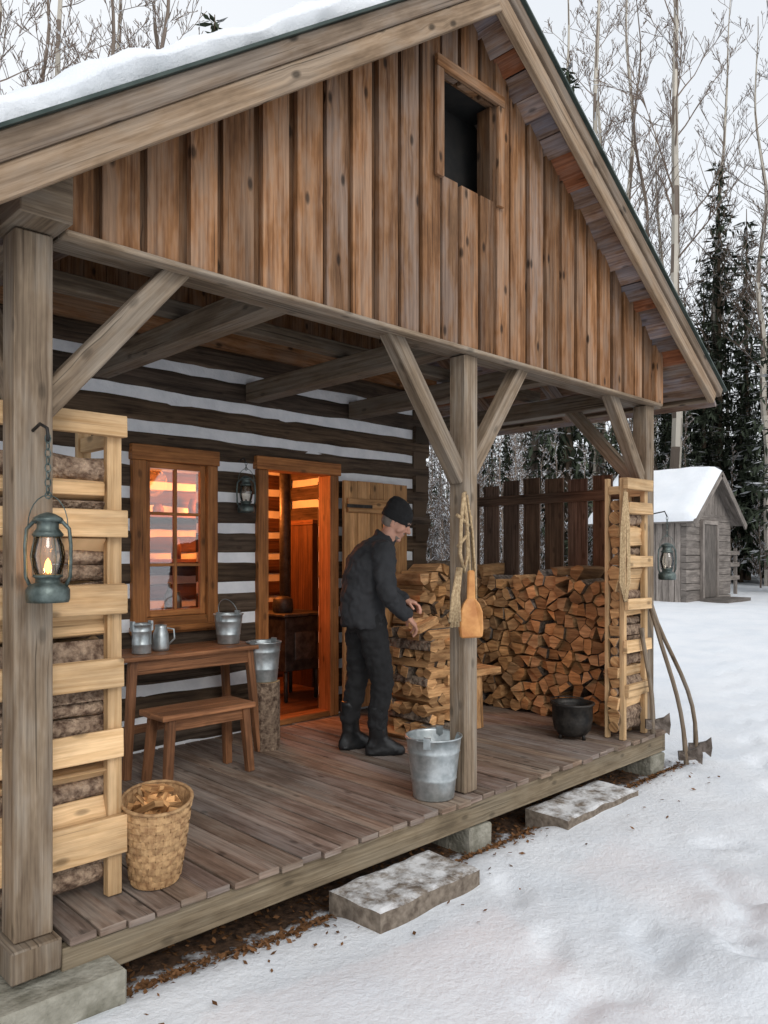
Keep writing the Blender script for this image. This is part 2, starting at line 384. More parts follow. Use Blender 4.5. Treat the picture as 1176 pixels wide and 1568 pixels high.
for side in (-1, 1):
    d = sdir(side); nr = snorm(side); L = abs(((XR if side > 0 else XL) - RX) / d.x)
    o = V((RX, 0, RZ))
    def seg(y, off, w, h, s0, s1, col):
        p0 = o + d * s0 - nr * off; p1 = o + d * s1 - nr * off; p0.y = p1.y = y; b.beam(p0, p1, w, h, nr, col, 0, jit=.002)
    for yy in (YF, YB):
        seg(yy, .038, .055, .078, -.02 if side < 0 else .03, L, T(.8, .1, .3)); seg(yy + (.012 if yy < 0 else -.012), .128, .045, .10, -.05 if side < 0 else .06, L - .05, T(1.12, .05))
    e = o + d * (L - .015) - nr * .06; b.beam((e.x, YF + .03, e.z), (e.x, YB - .03, e.z), .03, .12, nr, T(.8), 0)
b.build('rake_boards', [M_rake], cabin, .005)
b = MB()
for side in (-1, 1):
    d = sdir(side); nr = snorm(side); L = abs(((XR if side > 0 else XL) - RX) / d.x); o = V((RX, 0, RZ)) + nr * .008
    p0 = o.copy(); p1 = o + d * (L + .03)
    a = V((p0.x, (YF + YB) / 2, p0.z)); c = V((p1.x, (YF + YB) / 2, p1.z))
    b.beam(a, c, (YB - YF) + .10, .012, nr, (1, 1, 1), 0)
b.build('metal_roofing', [M_sheet], cabin)
b = MB()
for side in (-1, 1):   # snow blanket
    d = sdir(side); nr = snorm(side); L = abs(((XR if side > 0 else XL) - RX) / d.x); NS, NY = 110, 80
    base = len(b.v)
    def P(i, j, top):
        s = L * i / NS; y = YF - .02 + (YB - YF + .04) * (j / NY) ** 1.6
        p = V((RX, y, RZ)) + d * s + nr * .016
        e = noise.noise(V((s * 2.2, 3.1 * side, 0))) * .07 + noise.noise(V((s * 9, 7.1 * side, 0))) * .035
        if j == 0: p.y += .05 + e
        if top:
            k = min(1, (j / NY * 22) ** .5) * min(1, ((NS - i) / 3 + .1) ** .5)
            th = (.10 + .035 * noise.noise(V((s * 1.6, y * 1.6, side * 9))) + .035 * noise.noise(V((s * 6, y * 7, side * 5)))) * k
            p += nr * max(th, .004)
        return p
    for j in range(NY + 1):
        for i in range(NS + 1): b.v.append(tuple(P(i, j, True)))
    nb = len(b.v)
    for i in range(NS + 1): b.v.append(tuple(P(i, 0, False)))
    W = NS + 1
    for j in range(NY):
        for i in range(NS):
            q = [base + j * W + i, base + j * W + i + 1, base + (j + 1) * W + i + 1, base + (j + 1) * W + i]
            b.face(q, [(0, 0)] * 4, (1, 1, 1), 0, True)
    for i in range(NS):
        b.face([nb + i, nb + i + 1, base + i + 1, base + i], [(0, 0)] * 4, (1, 1, 1), 0, True)
b.build('roof_snow', [M_snow], cabin)

# ---- log walls
WY = 2.13
DX0, DX1, DZ1 = .09, .78, 2.39
GX0, GX1, GZ0, GZ1 = -.93, -.42, 1.25, 2.36
def wallspans(zc, x0, x1):
    sp = [(x0, x1)]
    for a, c, z0, z1 in ((DX0, DX1, 0, DZ1), (GX0, GX1, GZ0, GZ1)):
        if z0 < zc < z1:
            ns = []
            for p, q in sp:
                if p < a and q > c: ns += [(p, a), (c, q)]
                else: ns.append((p, q))
            sp = ns
    return sp
b = MB(); ck = MB()
def hewn(x0, x1, y0, y1, z0, z1, ax, col):
    L = (x1 - x0) if ax == 'x' else (y1 - y0); n = max(1, int(L / .16)); rings = []
    sd = rnd(0, 99)
    for i in range(n + 1):
        t = i / n; w = lambda k: noise.noise(V((sd + k * 7.3, t * L * 1.7, 0))) * .015 + noise.noise(V((sd + k * 3.3, t * L * 6, 5))) * .009
        if ax == 'x':
            xx = x0 + L * t; rings.append([V((xx, y1, z0 + w(0))), V((xx, y0 + .012 + w(1) * .5, z0 + w(0))), V((xx, y0 + w(2), z0 + .025)), V((xx, y0 + w(3), z1 - .025)), V((xx, y0 + .012 + w(4) * .5, z1 + w(5))), V((xx, y1, z1 + w(5)))])
        else:
            yy = y0 + L * t; rings.append([V((x0, yy, z0 + w(0))), V((x1 - .018, yy, z0 + w(0))), V((x1 + w(2), yy, z0 + .03)), V((x1 + w(3), yy, z1 - .03)), V((x1 - .018, yy, z1 + w(5))), V((x0, yy, z1 + w(5)))])
    base = len(b.v); o = (rnd(0, 50), rnd(0, 50)); K = 6
    ua = V((1, 0, 0)) if ax == 'x' else V((0, 1, 0))
    for r in rings: b.v.extend([tuple(p) for p in r])
    def uv(p): return (p.dot(ua) + o[0], p.z + (p.y if ax == 'x' else p.x) * .8 + o[1])
    for i in range(n):
        for k in range(K):
            k2 = (k + 1) % K
            b.face([base + i * K + k, base + i * K + k2, base + (i + 1) * K + k2, base + (i + 1) * K + k], [uv(rings[i][k]), uv(rings[i][k2]), uv(rings[i + 1][k2]), uv(rings[i + 1][k])], col, 0, False)
    b.face([base + k for k in range(K)], [(p.z * .6, p.y) for p in rings[0]], col, 0); b.face([base + n * K + k for k in range(K)][::-1], [(p.z * .6, p.y) for p in rings[-1]], col, 0)
for k in range(-9, 4):
    zs = 2.368 + .231 * k
    z0, z1 = zs + .040 + rnd(-.006, .006), zs + .191 + rnd(-.006, .006)
    for x0, x1 in wallspans((z0 + z1) / 2, -3.3, 2.02 + rnd(-.01, .05)):
        hewn(x0, x1, WY, WY + .16, z0, z1, 'x', T(1, .2, rnd(-.2, .4)))
    for x0, x1 in wallspans(zs, -3.3, 1.96):
        ck.box(x0, x1, WY + .012, WY + .15, zs - .055, zs + .055, 'x', T(1, .04), 0)
    zo = .115
    hewn(1.82, 2.0, WY + .165 - (.2 if k % 2 else .17), 5.0, z0 + zo, z1 + zo, 'y', T(1, .2))
    ck.box(1.84, 1.965, WY + .17, 5.0, zs + zo - .05, zs + zo + .05, 'y', T(.9, .04), 0)
    hewn(-3.3, 1.8, 5.0, 5.16, z0, z1, 'x', T(1.2, .2)); ck.box(-3.3, 1.8, 5.02, 5.1, zs - .05, zs + .05, 'x', T(1), 0)
    hewn(-2.2, 1.8, 4.0, 4.12, z0, z1, 'x', (.8, .55, .42)); ck.box(-2.2, 1.8, 4.025, 4.1, zs - .05, zs + .05, 'x', T(.7), 0)
    ck.box(-2.3, -2.2, WY + .17, 4.1, zs - .05, zs + .05, 'y', T(1), 0); b.box(-2.3, -2.19, WY + .17, 4.1, z0, z1, 'y', T(1), 0)
b.build('log_walls', [M_log], cabin); ck.build('chinking', [M_chink], cabin)
b = MB()
b.box(-3.3, 2.1, WY - .05, WY + .12, 3.255, 3.40, 'x', T(1.1), 0)
for yy, zb in ((WY + .02, 3.402), (5.05, 3.2)):
    x = -3.2
    while x < 2.0:
        A = [(x, zb), (x + .15, zb), (x + .15, ztop(x + .15) - .1), (x, ztop(x) - .1)]
        if min(A[2][1], A[3][1]) > zb + .02: b.solid([V((p[0], yy, p[1])) for p in A], [V((p[0], yy + .03, p[1])) for p in A], (0, 0, 1), (1, 0, 0), T(.6, .15), 0)
        x += .155
b.build('upper_wall_boards', [M_gable], cabin)
b = MB()
b.box(-3.2, 1.815, WY + .165, 4.995, FZ - .06, FZ + .01, 'x', T(.5), 0); b.box(-2.3, 1.815, WY + .165, 4.9, 2.95, 3.0, 'x', T(.6), 0)
b.box(1.50, 1.80, 3.25, 3.75, FZ + .012, 2.0, 'z', T(.3), 0); b.box(1.48, 1.80, 3.22, 3.78, 2.002, 2.05, 'y', T(.6), 0)
b.box(1.55, 1.80, 2.4, 3.1, 1.80, 1.83, 'y', T(.7), 0); b.box(-1.9, .9, 3.75, 3.98, 1.62, 1.65, 'x', T(.7), 0); b.box(-1.9, .9, 3.75, 3.98, 2.05, 2.08, 'x', T(.7), 0)
b.box(-.9, .3, 3.2, 3.8, 1.0, 1.05, 'x', T(.8), 0)
for xx in (-.85, .2): b.box(xx, xx + .06, 3.22, 3.28, FZ + .012, .998, 'z', T(.6), 0)
for i in range(14):
    xx = -1.8 + i * .19; r = rnd(.035, .06); h = rnd(.09, .2)
    b.lathe([(0, 0), (r, 0), (r * 1.05, h * .6), (r * .6, h), (0, h)], (xx, 3.85, 1.652 if i % 2 else 2.082), 12, T(rnd(.3, 1.6)), 0)
for i in range(4): b.lathe([(0, 0), (.05, 0), (.055, .12), (.03, .16), (0, .16)], (1.66, 2.5 + i * .16, 1.832), 12, T(rnd(.3, 1.4)), 0)
b.build('interior_fittings', [M_furn], cabin)
# ---- window
b = MB()
fx0, fx1, fz0, fz1 = -1.023, -.346, 1.14, 2.47
b.box(fx0, fx0 + .105, WY - .035, WY + .1, fz0, fz1 - .11, 'z', T(1), 0); b.box(fx1 - .085, fx1, WY - .035, WY + .1, fz0, fz1 - .11, 'z', T(1), 0)
b.box(fx0 - .01, fx1 + .01, WY - .045, WY + .1, fz1 - .108, fz1, 'x', T(1.05), 0); b.box(fx0 + .106, fx1 - .086, WY - .03, WY + .1, fz0, fz0 + .12, 'x', T(.9), 0)
b.box(fx0 - .03, fx1 + .03, WY - .075, WY - .036, fz0 + .02, fz0 + .06, 'x', T(.9), 0)
gx0, gx1, gz0, gz1 = fx0 + .106, fx1 - .086, fz0 + .121, fz1 - .109
for (a, c, e, f, ax) in ((gx0, gx0 + .04, gz0, gz1, 'z'), (gx1 - .04, gx1, gz0, gz1, 'z'), (gx0 + .04, gx1 - .04, gz0, gz0 + .045, 'x'), (gx0 + .04, gx1 - .04, gz1 - .045, gz1, 'x')):
    b.box(a, c, WY + .0, WY + .04, e, f, ax, T(1.3), 0)
xm = (gx0 + gx1) / 2
b.box(xm - .012, xm + .012, WY + .005, WY + .035, gz0 + .045, gz1 - .045, 'z', T(1.2), 0)
for t in (1 / 3, 2 / 3):
    zz = gz0 + (gz1 - gz0) * t; b.box(gx0 + .04, gx1 - .04, WY + .007, WY + .033, zz - .011, zz + .011, 'x', T(1.2), 0)
b.build('window_frame', [M_frame], cabin, .003)
b = MB(); b.box(gx0 + .035, gx1 - .035, WY + .018, WY + .022, gz0 + .04, gz1 - .04, 'x', (1, 1, 1), 0); b.build('window_glass', [M_glass], cabin)
b = MB()
b.lathe([(0, 0), (.035, 0), (.035, .13), (.014, .17), (.014, .22), (0, .22)], (-.62, WY + .2, 1.27), 14); b.lathe([(0, 0), (.03, 0), (.032, .1), (.02, .13), (.02, .15), (0, .15)], (-.54, WY + .22, 1.27), 14)
b.box(-1.0, -.35, WY + .165, WY + .34, 1.235, 1.265, 'x', T(1), 0); b.build('sill_bottles', [M_lant], cabin)
# ---- door
b = MB()
b.box(.02, .115, WY - .04, WY + .12, FZ + .003, 2.37, 'z', T(1.05), 0); b.box(.755, .85, WY - .04, WY + .12, FZ + .003, 2.37, 'z', T(1.05), 0)
b.box(.0, .87, WY - .05, WY + .12, 2.372, 2.475, 'x', T(1.05), 0); b.box(.116, .754, WY - .03, WY + .12, FZ + .001, FZ + .05, 'x', T(.8), 0)
b.build('door_frame', [M_frame], cabin, .004)
b = MB(); M0 = 0.86
for i in range(5):
    b.box(M0 + i * .155, M0 + i * .155 + .152, WY - .10, WY - .068, FZ + .045, 2.335 + rnd(-.004, .004), 'z', T(1, .14), 0)
for zz in (.62, 2.12): b.box(M0 + .02, M0 + .76, WY - .13, WY - .103, zz - .06, zz + .06, 'x', T(.95), 0)
b.beam((M0 + .08, WY - .116, .70), (M0 + .70, WY - .116, 2.04), .025, .1, (0, 0, 1), T(.95), 0)
b.box(M0 + .0, M0 + .3, WY - .136, WY - .1305, 2.10, 2.13, 'x', T(.9), 1); b.box(M0 + .0, M0 + .3, WY - .136, WY - .1305, .61, .64, 'x', T(.9), 1)
b.build('open_door_leaf', [M_door, M_iron], cabin, .003)
# ---- iron stove inside
st = empty('wood_stove'); b = MB()
sx, sy = 1.0, 2.95
b.box(sx - .22, sx + .22, sy - .2, sy + .3, .62, 1.12, 'x', T(1.2), 0); b.box(sx - .26, sx + .26, sy - .24, sy + .34, 1.123, 1.15, 'x', T(1.4), 0)
for dx in (-.18, .18):
    for dy in (-.15, .25): b.tube([(sx + dx, sy + dy, .33), (sx + dx, sy + dy, .62)], .02, 8)
b.tube([(sx + .04, sy + .15, 1.15), (sx + .04, sy + .15, 2.95)], .055, 14); b.box(sx - .12, sx + .12, sy - .215, sy - .203, .72, .98, 'x', T(2), 0)
b.lathe([(0, 0), (.09, 0), (.1, .05), (.09, .13), (.05, .15), (0, .155)], (sx - .1, sy, 1.151), 18)
b.build('stove_body', [M_iron], st, .006)
def point(name, loc, e, c, r=.05, parent=None):
    ld = bpy.data.lights.new(name, 'POINT'); ld.energy = e; ld.color = c; ld.shadow_soft_size = r
    o = bpy.data.objects.new(name, ld); o.location = loc; bpy.context.scene.collection.objects.link(o)
    if parent: o.parent = parent
    return o
point('interior_lamp_light', (-.4, 3.0, 2.3), 95, (1, .27, .05), .12, cabin)
point('interior_room_light', (.7, 3.5, 2.2), 85, (1, .26, .045), .12, cabin)  # second warm point light for the room's glow, high and apart from the stove

# ------------------------------------------------------------------ firewood helpers
def vcells(w, h, nx, nz, jit=.40):
    pts = []
    for j in range(-1, nz + 1):
        for i in range(-1, nx + 1):
            pts.append(((i + .5 + (.5 if j % 2 else 0) + rnd(-jit, jit)) * w / nx, (j + .5 + rnd(-jit, jit)) * h / nz))
    out = []; rad = 2.6 * max(w / nx, h / nz)
    for a in pts:
        if not (0 < a[0] < w and 0 < a[1] < h): continue
        poly = [(a[0] - rad, a[1] - rad), (a[0] + rad, a[1] - rad), (a[0] + rad, a[1] + rad), (a[0] - rad, a[1] + rad)]
        for q in pts:
            if q is a: continue
            dx, dy = q[0] - a[0], q[1] - a[1]
            if dx * dx + dy * dy > (2 * rad) ** 2: continue
            mx, my = (a[0] + q[0]) / 2, (a[1] + q[1]) / 2; new = []
            for k in range(len(poly)):
                p, r = poly[k], poly[(k + 1) % len(poly)]
                dp = (p[0] - mx) * dx + (p[1] - my) * dy; dr = (r[0] - mx) * dx + (r[1] - my) * dy
                if dp <= 0: new.append(p)
                if dp * dr < 0:
                    t = dp / (dp - dr); new.append((p[0] + (r[0] - p[0]) * t, p[1] + (r[1] - p[1]) * t))
            poly = new
            if len(poly) < 3: break
        if len(poly) < 3: continue
        pl = []
        for p in poly:
            if not pl or math.hypot(p[0] - pl[-1][0], p[1] - pl[-1][1]) > .03: pl.append(p)
        if len(pl) > 3 and R.random() < .5: pl.pop(R.randrange(len(pl)))
        if len(pl) < 3: continue
        cx = sum(p[0] for p in pl) / len(pl); cy = sum(p[1] for p in pl) / len(pl); k = rnd(.86, .97)
        out.append([((p[0] - cx) * k + cx, (p[1] - cy) * k + cy) for p in pl])
    return out
def pile(b, O, U, N, w, h, nx, nz, depth, endj=.03, top=None, bright=1.0):
    O = V(O); U = V(U); N = V(N); Z = V((0, 0, 1))
    for pl in vcells(w, h, nx, nz):
        cy = sum(p[1] for p in pl) / len(pl); cx = sum(p[0] for p in pl) / len(pl)
        if top and cy > top(cx): continue
        d0 = rnd(-endj, endj); tl = V((rnd(-.02, .02), rnd(-.02, .02), rnd(-.02, .02))); sk = (rnd(-.12, .12), rnd(-.12, .12))
        A = [O + U * p[0] + Z * max(p[1], .004) + N * (d0 + (p[0] - cx) * sk[0] + (p[1] - cy) * sk[1]) for p in pl]; B = [O + U * p[0] + Z * max(p[1], .004) - N * depth + tl for p in pl]
        b.solid(A, B, N, U, T(rnd(.6, 1.45) * bright, .05, rnd(-.3, .35)), 1 if R.random() < .35 else 0, 0)
b = MB()
pile(b, (2.06, .16, FZ), (0, 1, 0), (-1, 0, 0), 1.82, 1.28, 18, 13, .32, .03, lambda y: 1.22 + .05 * math.sin(y * 5) - (.06 if y < .35 else 0))
b.build('firewood_pile', [M_split, M_bark], None, .003)
b = MB()
pile(b, (1.36, 1.62, FZ), (1, 0, 0), (0, -1, 0), .66, 1.40, 7, 15, .36, .03, lambda x: 1.22 + .12 * x)
b.build('firewood_pile', [M_split, M_bark], None, .003)
def wedge(b, p0, p1, w, h, col, side=0, end=0):
    p0 = V(p0); p1 = V(p1); L = (p1 - p0).normalized(); up = V((0, 0, 1)); sd = L.cross(up).normalized(); n = R.choice((3, 4, 4, 5)); a0 = rnd(0, 6)
    sh = [(math.cos(a0 + 2 * math.pi * i / n) * w * rnd(.42, .6), math.sin(a0 + 2 * math.pi * i / n) * h * rnd(.42, .6)) for i in range(n)]
    b.solid([p0 + sd * q[0] + up * q[1] for q in sh], [p1 + sd * q[0] * rnd(.85, 1.1) + up * q[1] * rnd(.85, 1.1) for q in sh], L, sd, col, side, end)
b = MB(); cx, cy = .86, 1.07; z = FZ
for lay in range(12):
    hh = rnd(.068, .08)
    for i in range(5):
        o = (i - 2) * .092 + rnd(-.016, .016); e = rnd(-.035, .035); c = T(rnd(.7, 1.5), .1); s = 1 if R.random() < .3 else 0
        if lay % 2: wedge(b, (cx - .23 + e, cy + o, z + hh / 2), (cx + .23 + e, cy + o + rnd(-.03, .03), z + hh / 2), .105, .1, c, s)
        else: wedge(b, (cx + o, cy - .23 + e, z + hh / 2), (cx + o + rnd(-.03, .03), cy + .23 + e, z + hh / 2), .105, .1, c, s)
    z += hh * .93
b.build('firewood_stack', [M_split, M_bark], None, .003)

# ------------------------------------------------------------------ racks of firewood
def rack(x0, x1, y0, y1, zt, posts_x, slats, pw=.03, rows=2):
    root = empty('firewood_rack'); b = MB()
    for xx in posts_x:
        b.box(xx - pw, xx + pw, y0 - .005, y0 + .035, FZ + .004, zt, 'z', T(.95, .08), 0, jit=.002); b.box(xx - pw, xx + pw, y1, y1 + .03, FZ + .004, zt, 'z', T(.85), 0)
        if y1 - y0 > .1: b.box(xx - .02, xx + .02, y0 + .036, y1 - .001, zt - .12, zt - .06, 'y', T(.9), 0)
    b.box(x0 - .03, x1 + .03, y0 - .045, y0 - .006, zt - .085, zt - .0, 'x', T(1.0), 0, jit=.003)
    for z0, z1 in slats: b.box(x0 - rnd(.0, .03), x1 + rnd(.015, .035), y0 - .042 + rnd(-.004, .004), y0 - .006, z0 + rnd(-.01, .01), z1 + rnd(-.01, .01), 'x', T(rnd(.9, 1.2), .06), 0, jit=.006)
    b.build('frame', [M_fresh], root, .003)
    b = MB(); z = FZ + .05
    while z < zt - .17:
        hh = rnd(.06, .105)
        for yy in ((y0 + .075, y0 + .18) if rows == 2 else (y0 + .07,)):
            e = rnd(-.02, .02)
            if R.random() < .42:
                r = hh * .5; n = 9; pts = [(x0 - .02 + e + (x1 - x0 + .0) * i / n, yy + rnd(-.006, .006), z + hh / 2 + rnd(-.006, .006)) for i in range(n + 1)]
                b.tube(pts, [r * rnd(.86, 1.08) for _ in pts], 11, T(1.1, .25), 1, 2)
            else:
                wedge(b, (x0 - .02 + e, yy, z + hh / 2), (x1 + e, yy, z + hh / 2 + rnd(-.012, .012)), .13 if rows == 2 else .11, hh * 1.25, T(rnd(.85, 1.25), .05), 0 if R.random() < .75 else 1, 2)
        z += hh * .96
    b.build('firewood', [M_fresh, M_bark2, M_split], root, .003)
rack(-3.15, -2.08, .11, .40, 2.27, (-3.1, -2.085), [(1.78, 1.88), (1.47, 1.58), (1.17, 1.30), (.88, 1.01), (.50, .65)])
rack(1.76, 2.10, -.075, .05, 2.27, (1.768, 2.095), [(2.0, 2.09), (1.60, 1.68), (1.28, 1.37), (.98, 1.07), (.64, .73)], .02, 1)

# ------------------------------------------------------------------ plank fence (wind screen)
b = MB(); y = .16
while y < 2.08:
    w = rnd(.17, .20); h = 2.38 + rnd(-.03, .03)
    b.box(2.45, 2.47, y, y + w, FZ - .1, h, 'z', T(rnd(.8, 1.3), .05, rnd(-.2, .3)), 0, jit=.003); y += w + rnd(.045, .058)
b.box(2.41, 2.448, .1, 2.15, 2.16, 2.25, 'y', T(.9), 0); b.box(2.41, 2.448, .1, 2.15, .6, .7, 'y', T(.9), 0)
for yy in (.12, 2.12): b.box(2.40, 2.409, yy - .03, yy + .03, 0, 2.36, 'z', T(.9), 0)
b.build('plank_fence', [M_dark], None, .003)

# ------------------------------------------------------------------ furniture
b = MB()
def tleg(p0, p1, w=.05): b.beam(p0, p1, w, w, (0, 1, 0), T(1, .1), 0, taper=.9)
for i in range(3): b.box(-1.36, -.30, 1.56 + i * .148, 1.56 + i * .148 + .145, 1.04, 1.07, 'x', T(1.2, .1), 0, jit=.001)
b.box(-1.28, -.38, 1.60, 1.625, .95, 1.038, 'x', T(.9), 0)
for xx, dx in ((-1.26, -.06), (-.40, .06)):
    for yy, dy in ((1.62, -.04), (1.93, .03)): tleg((xx, yy, 1.04), (xx + dx, yy + dy, FZ))
b.box(-1.27, -.39, 1.75, 1.79, .55, .60, 'x', T(.9), 0)
b.build('wooden_table', [M_furn], None, .003)
b = MB()
for i in range(2): b.box(-1.28, -.63, 1.20 + i * .15, 1.20 + i * .15 + .147, .725, .76, 'x', T(1.4, .1), 0, jit=.001)
b.box(-1.24, -.66, 1.23, 1.255, .655, .724, 'x', T(1.1), 0); b.box(-1.24, -.66, 1.44, 1.465, .655, .724, 'x', T(1.1), 0)
for xx, dx in ((-1.21, -.03), (-.69, .03)):
    for yy, dy in ((1.243, -.02), (1.452, .03)): tleg((xx, yy, .724), (xx + dx, yy + dy, FZ), .052)
b.build('wooden_bench', [M_furn], None, .003)

def pail(name, loc, r1, r0, h, bail=0, mat=None):
    root = empty(name, loc); b = MB()
    t = .004
    prof = [(0, .012), (r0 - .004, .012), (r0, 0), (r0 + .002, .006), (r0 + (r1 - r0) * .3, h * .3), (r0 + (r1 - r0) * .33 + .003, h * .32), (r0 + (r1 - r0) * .36, h * .34), (r0 + (r1 - r0) * .74, h * .74), (r0 + (r1 - r0) * .77 + .003, h * .76), (r0 + (r1 - r0) * .8, h * .78),
            (r1, h - .008), (r1 + .006, h - .006), (r1 + .006, h + .002), (r1 - .002, h + .002), (r1 - t, h - .01), (r0 - .002, .02), (0, .02)]
    b.lathe(prof, n=36)
    for sg in (-1, 1): b.box(sg * r1 - .008, sg * r1 + .008, -.02, .02, h - .045, h + .018, 'z', T(.8), 0)
    pts = []
    for i in range(15):
        a = math.pi * i / 14; rr = r1 * .99
        if bail: pts.append((rr * math.cos(a), rr * math.sin(a) * .35, h + .01 + rr * math.sin(a) * .93))
        else: pts.append((rr * 1.03 * math.cos(a), rr * math.sin(a) * 1.05, h + .008 - .02 * math.sin(a)))
    b.tube(pts, .0035, 6, (.6, .6, .6), 0)
    b.build('body', [mat or M_galv], root); return root
p = pail('galvanised_bucket', (-.21, .05, FZ + .003), .158, .115, .35); p.rotation_euler = (0, 0, .5)
p = pail('galvanised_bucket', (-.46, 1.78, 1.071), .10, .075, .21, 1); p.rotation_euler = (0, 0, .3)
p = pail('galvanised_bucket', (-.26, 1.63, .80), .12, .092, .28); p.rotation_euler = (0, 0, .3)
p = pail('metal_can', (-1.16, 1.70, 1.071), .062, .058, .19, 0)
b = MB(); b.lathe([(0, 0), (.05, 0), (.056, .02), (.05, .11), (.036, .15), (.04, .17), (.036, .17), (.03, .15), (0, .14)], n=24)
b.tube([(.04, 0, .15), (.085, 0, .14), (.09, 0, .08), (.052, 0, .04)], .006, 6); o = b.build('milk_jug', [M_galv]); o.location = (-1.0, 1.75, 1.071); o.rotation_euler = (0, 0, -.7)
def stump(loc, r, h, name='log_stump'):
    b = MB(); n = 16; k = 6; ph = [rnd(.93, 1.07) for _ in range(n)]
    for j in range(k + 1):
        for i in range(n):
            rr = r * ph[i] * rnd(.975, 1.025) * (1 - .05 * j / k); b.v.append((math.cos(6.283 * i / n) * rr, math.sin(6.283 * i / n) * rr, h * j / k))
    for j in range(k):
        for i in range(n): b.face([j * n + i, j * n + (i + 1) % n, (j + 1) * n + (i + 1) % n, (j + 1) * n + i], [(j * h / k, i * .04), (j * h / k, (i + 1) * .04), ((j + 1) * h / k, (i + 1) * .04), ((j + 1) * h / k, i * .04)], (.8, .8, .8), 0)
    b.face([k * n + i for i in range(n)], [(b.v[k * n + i][0], b.v[k * n + i][1]) for i in range(n)], (1, 1, 1), 1)
    b.face([i for i in range(n)], [(0, 0)] * n, (1, 1, 1), 1)
    o = b.build(name, [M_bark2, M_fresh], None, 0); o.location = loc
stump((-.26, 1.63, FZ + .002), .112, .477)
root = empty('rustic_stool', (1.32, 1.0, 0)); b = MB()
n = 12; A = [V((math.cos(6.283 * i / n) * .085, math.sin(6.283 * i / n) * .085, FZ + .003)) for i in range(n)]; B = [V((p.x * .85, p.y * .85, .74)) for p in A]
b.solid(A, B, (0, 0, 1), (1, 0, 0), T(1.4), 0, 0); b.box(-.20, .24, -.10, .12, .741, .79, 'x', T(1.5), 0, jit=.004); b.build('seat_and_log', [M_split], root, .004)
root = empty('cast_iron_pot', (1.56, .24, FZ + .003)); b = MB()
b.lathe([(0, .03), (.10, .03), (.135, .07), (.148, .14), (.15, .25), (.165, .258), (.165, .27), (.145, .27), (.138, .24), (.13, .08), (0, .06)], n=32)
for a in (0.5, 2.6, 4.7): b.tube([(math.cos(a) * .09, math.sin(a) * .09, .05), (math.cos(a) * .10, math.sin(a) * .10, 0)], .014, 8)
b.tube([(.16 * math.cos(math.pi * i / 12), .16 * math.sin(math.pi * i / 12), .275 + .01 * math.sin(math.pi * i / 12)) for i in range(13)], .005, 6)
b.build('pot', [M_iron], root)

# splint basket of kindling: uprights with horizontal weavers passing in and out
root = empty('kindling_basket', (-1.90, .12, FZ + .003)); b = MB(); n = 28; Hb = .36
def br(z, a): return (.098 + .047 * (z / Hb) ** .8) * (1 + .05 * math.cos(2 * a))
def pt(a, z, dr=0.0): r = br(z, a) + dr; return V((math.cos(a) * r, math.sin(a) * r, z + (.018 * math.cos(a - .8) if z > Hb * .8 else 0)))
for i in range(n):
    a0 = 2 * math.pi * i / n; a1 = 2 * math.pi * (i + .9) / n; col = T(1.0, .12)
    for j in range(6):
        z0, z1 = .01 + (Hb - .01) * j / 6, .01 + (Hb - .01) * (j + 1) / 6
        b.solid([pt(a0, z0), pt(a1, z0), pt(a1, z0, -.004), pt(a0, z0, -.004)], [pt(a0, z1), pt(a1, z1), pt(a1, z1, -.004), pt(a0, z1, -.004)], (0, 0, 1), (1, 0, 0), col, 0)
rows = 11
for j in range(rows):
    z0 = .02 + (Hb - .03) * j / rows; z1 = z0 + (Hb - .03) / rows * .82; col = T(.95, .14)
    for i in range(n * 2):
        def off(k): return .0045 if ((k // 2 + j) % 2 == 0) else -.001
        a0 = math.pi * i / n; a1 = math.pi * (i + 1) / n; o0 = off(i); o1 = off(i + 1)
        k0 = len(b.v); b.v.extend([tuple(pt(a0, z0, o0)), tuple(pt(a1, z0, o1)), tuple(pt(a1, z1, o1)), tuple(pt(a0, z1, o0))])
        b.face([k0, k0 + 1, k0 + 2, k0 + 3], [(0, 0)] * 4, col, 0, True)
b.tube([pt(2 * math.pi * i / 30, Hb) for i in range(31)], .008, 7, T(.9), 0, cap=False)
b.lathe([(0, .02), (.09, .02)], n=24, mat=0); b.lathe([(0, .25), (.125, .25)], n=24, mat=2)
for i in range(52):
    a = rnd(0, 6.28); r = rnd(0, .088); z = .28 + rnd(0, .13) * (1 - r / .13); c = V((math.cos(a) * r, math.sin(a) * r, z)); d = V((rnd(-1, 1), rnd(-1, 1), rnd(-.4, .9))).normalized()
    l = rnd(.03, .07); b.beam(c - d * l, c + d * l, rnd(.025, .055), rnd(.012, .028), (rnd(-.6, .6), rnd(-.6, .6), 1), T(rnd(.8, 1.5), .1, -.2), 1, jit=.006)
b.build('basket', [M_wicker, M_split, M_dark], root, recalc=False); root.rotation_euler = (.06, -.04, .4)

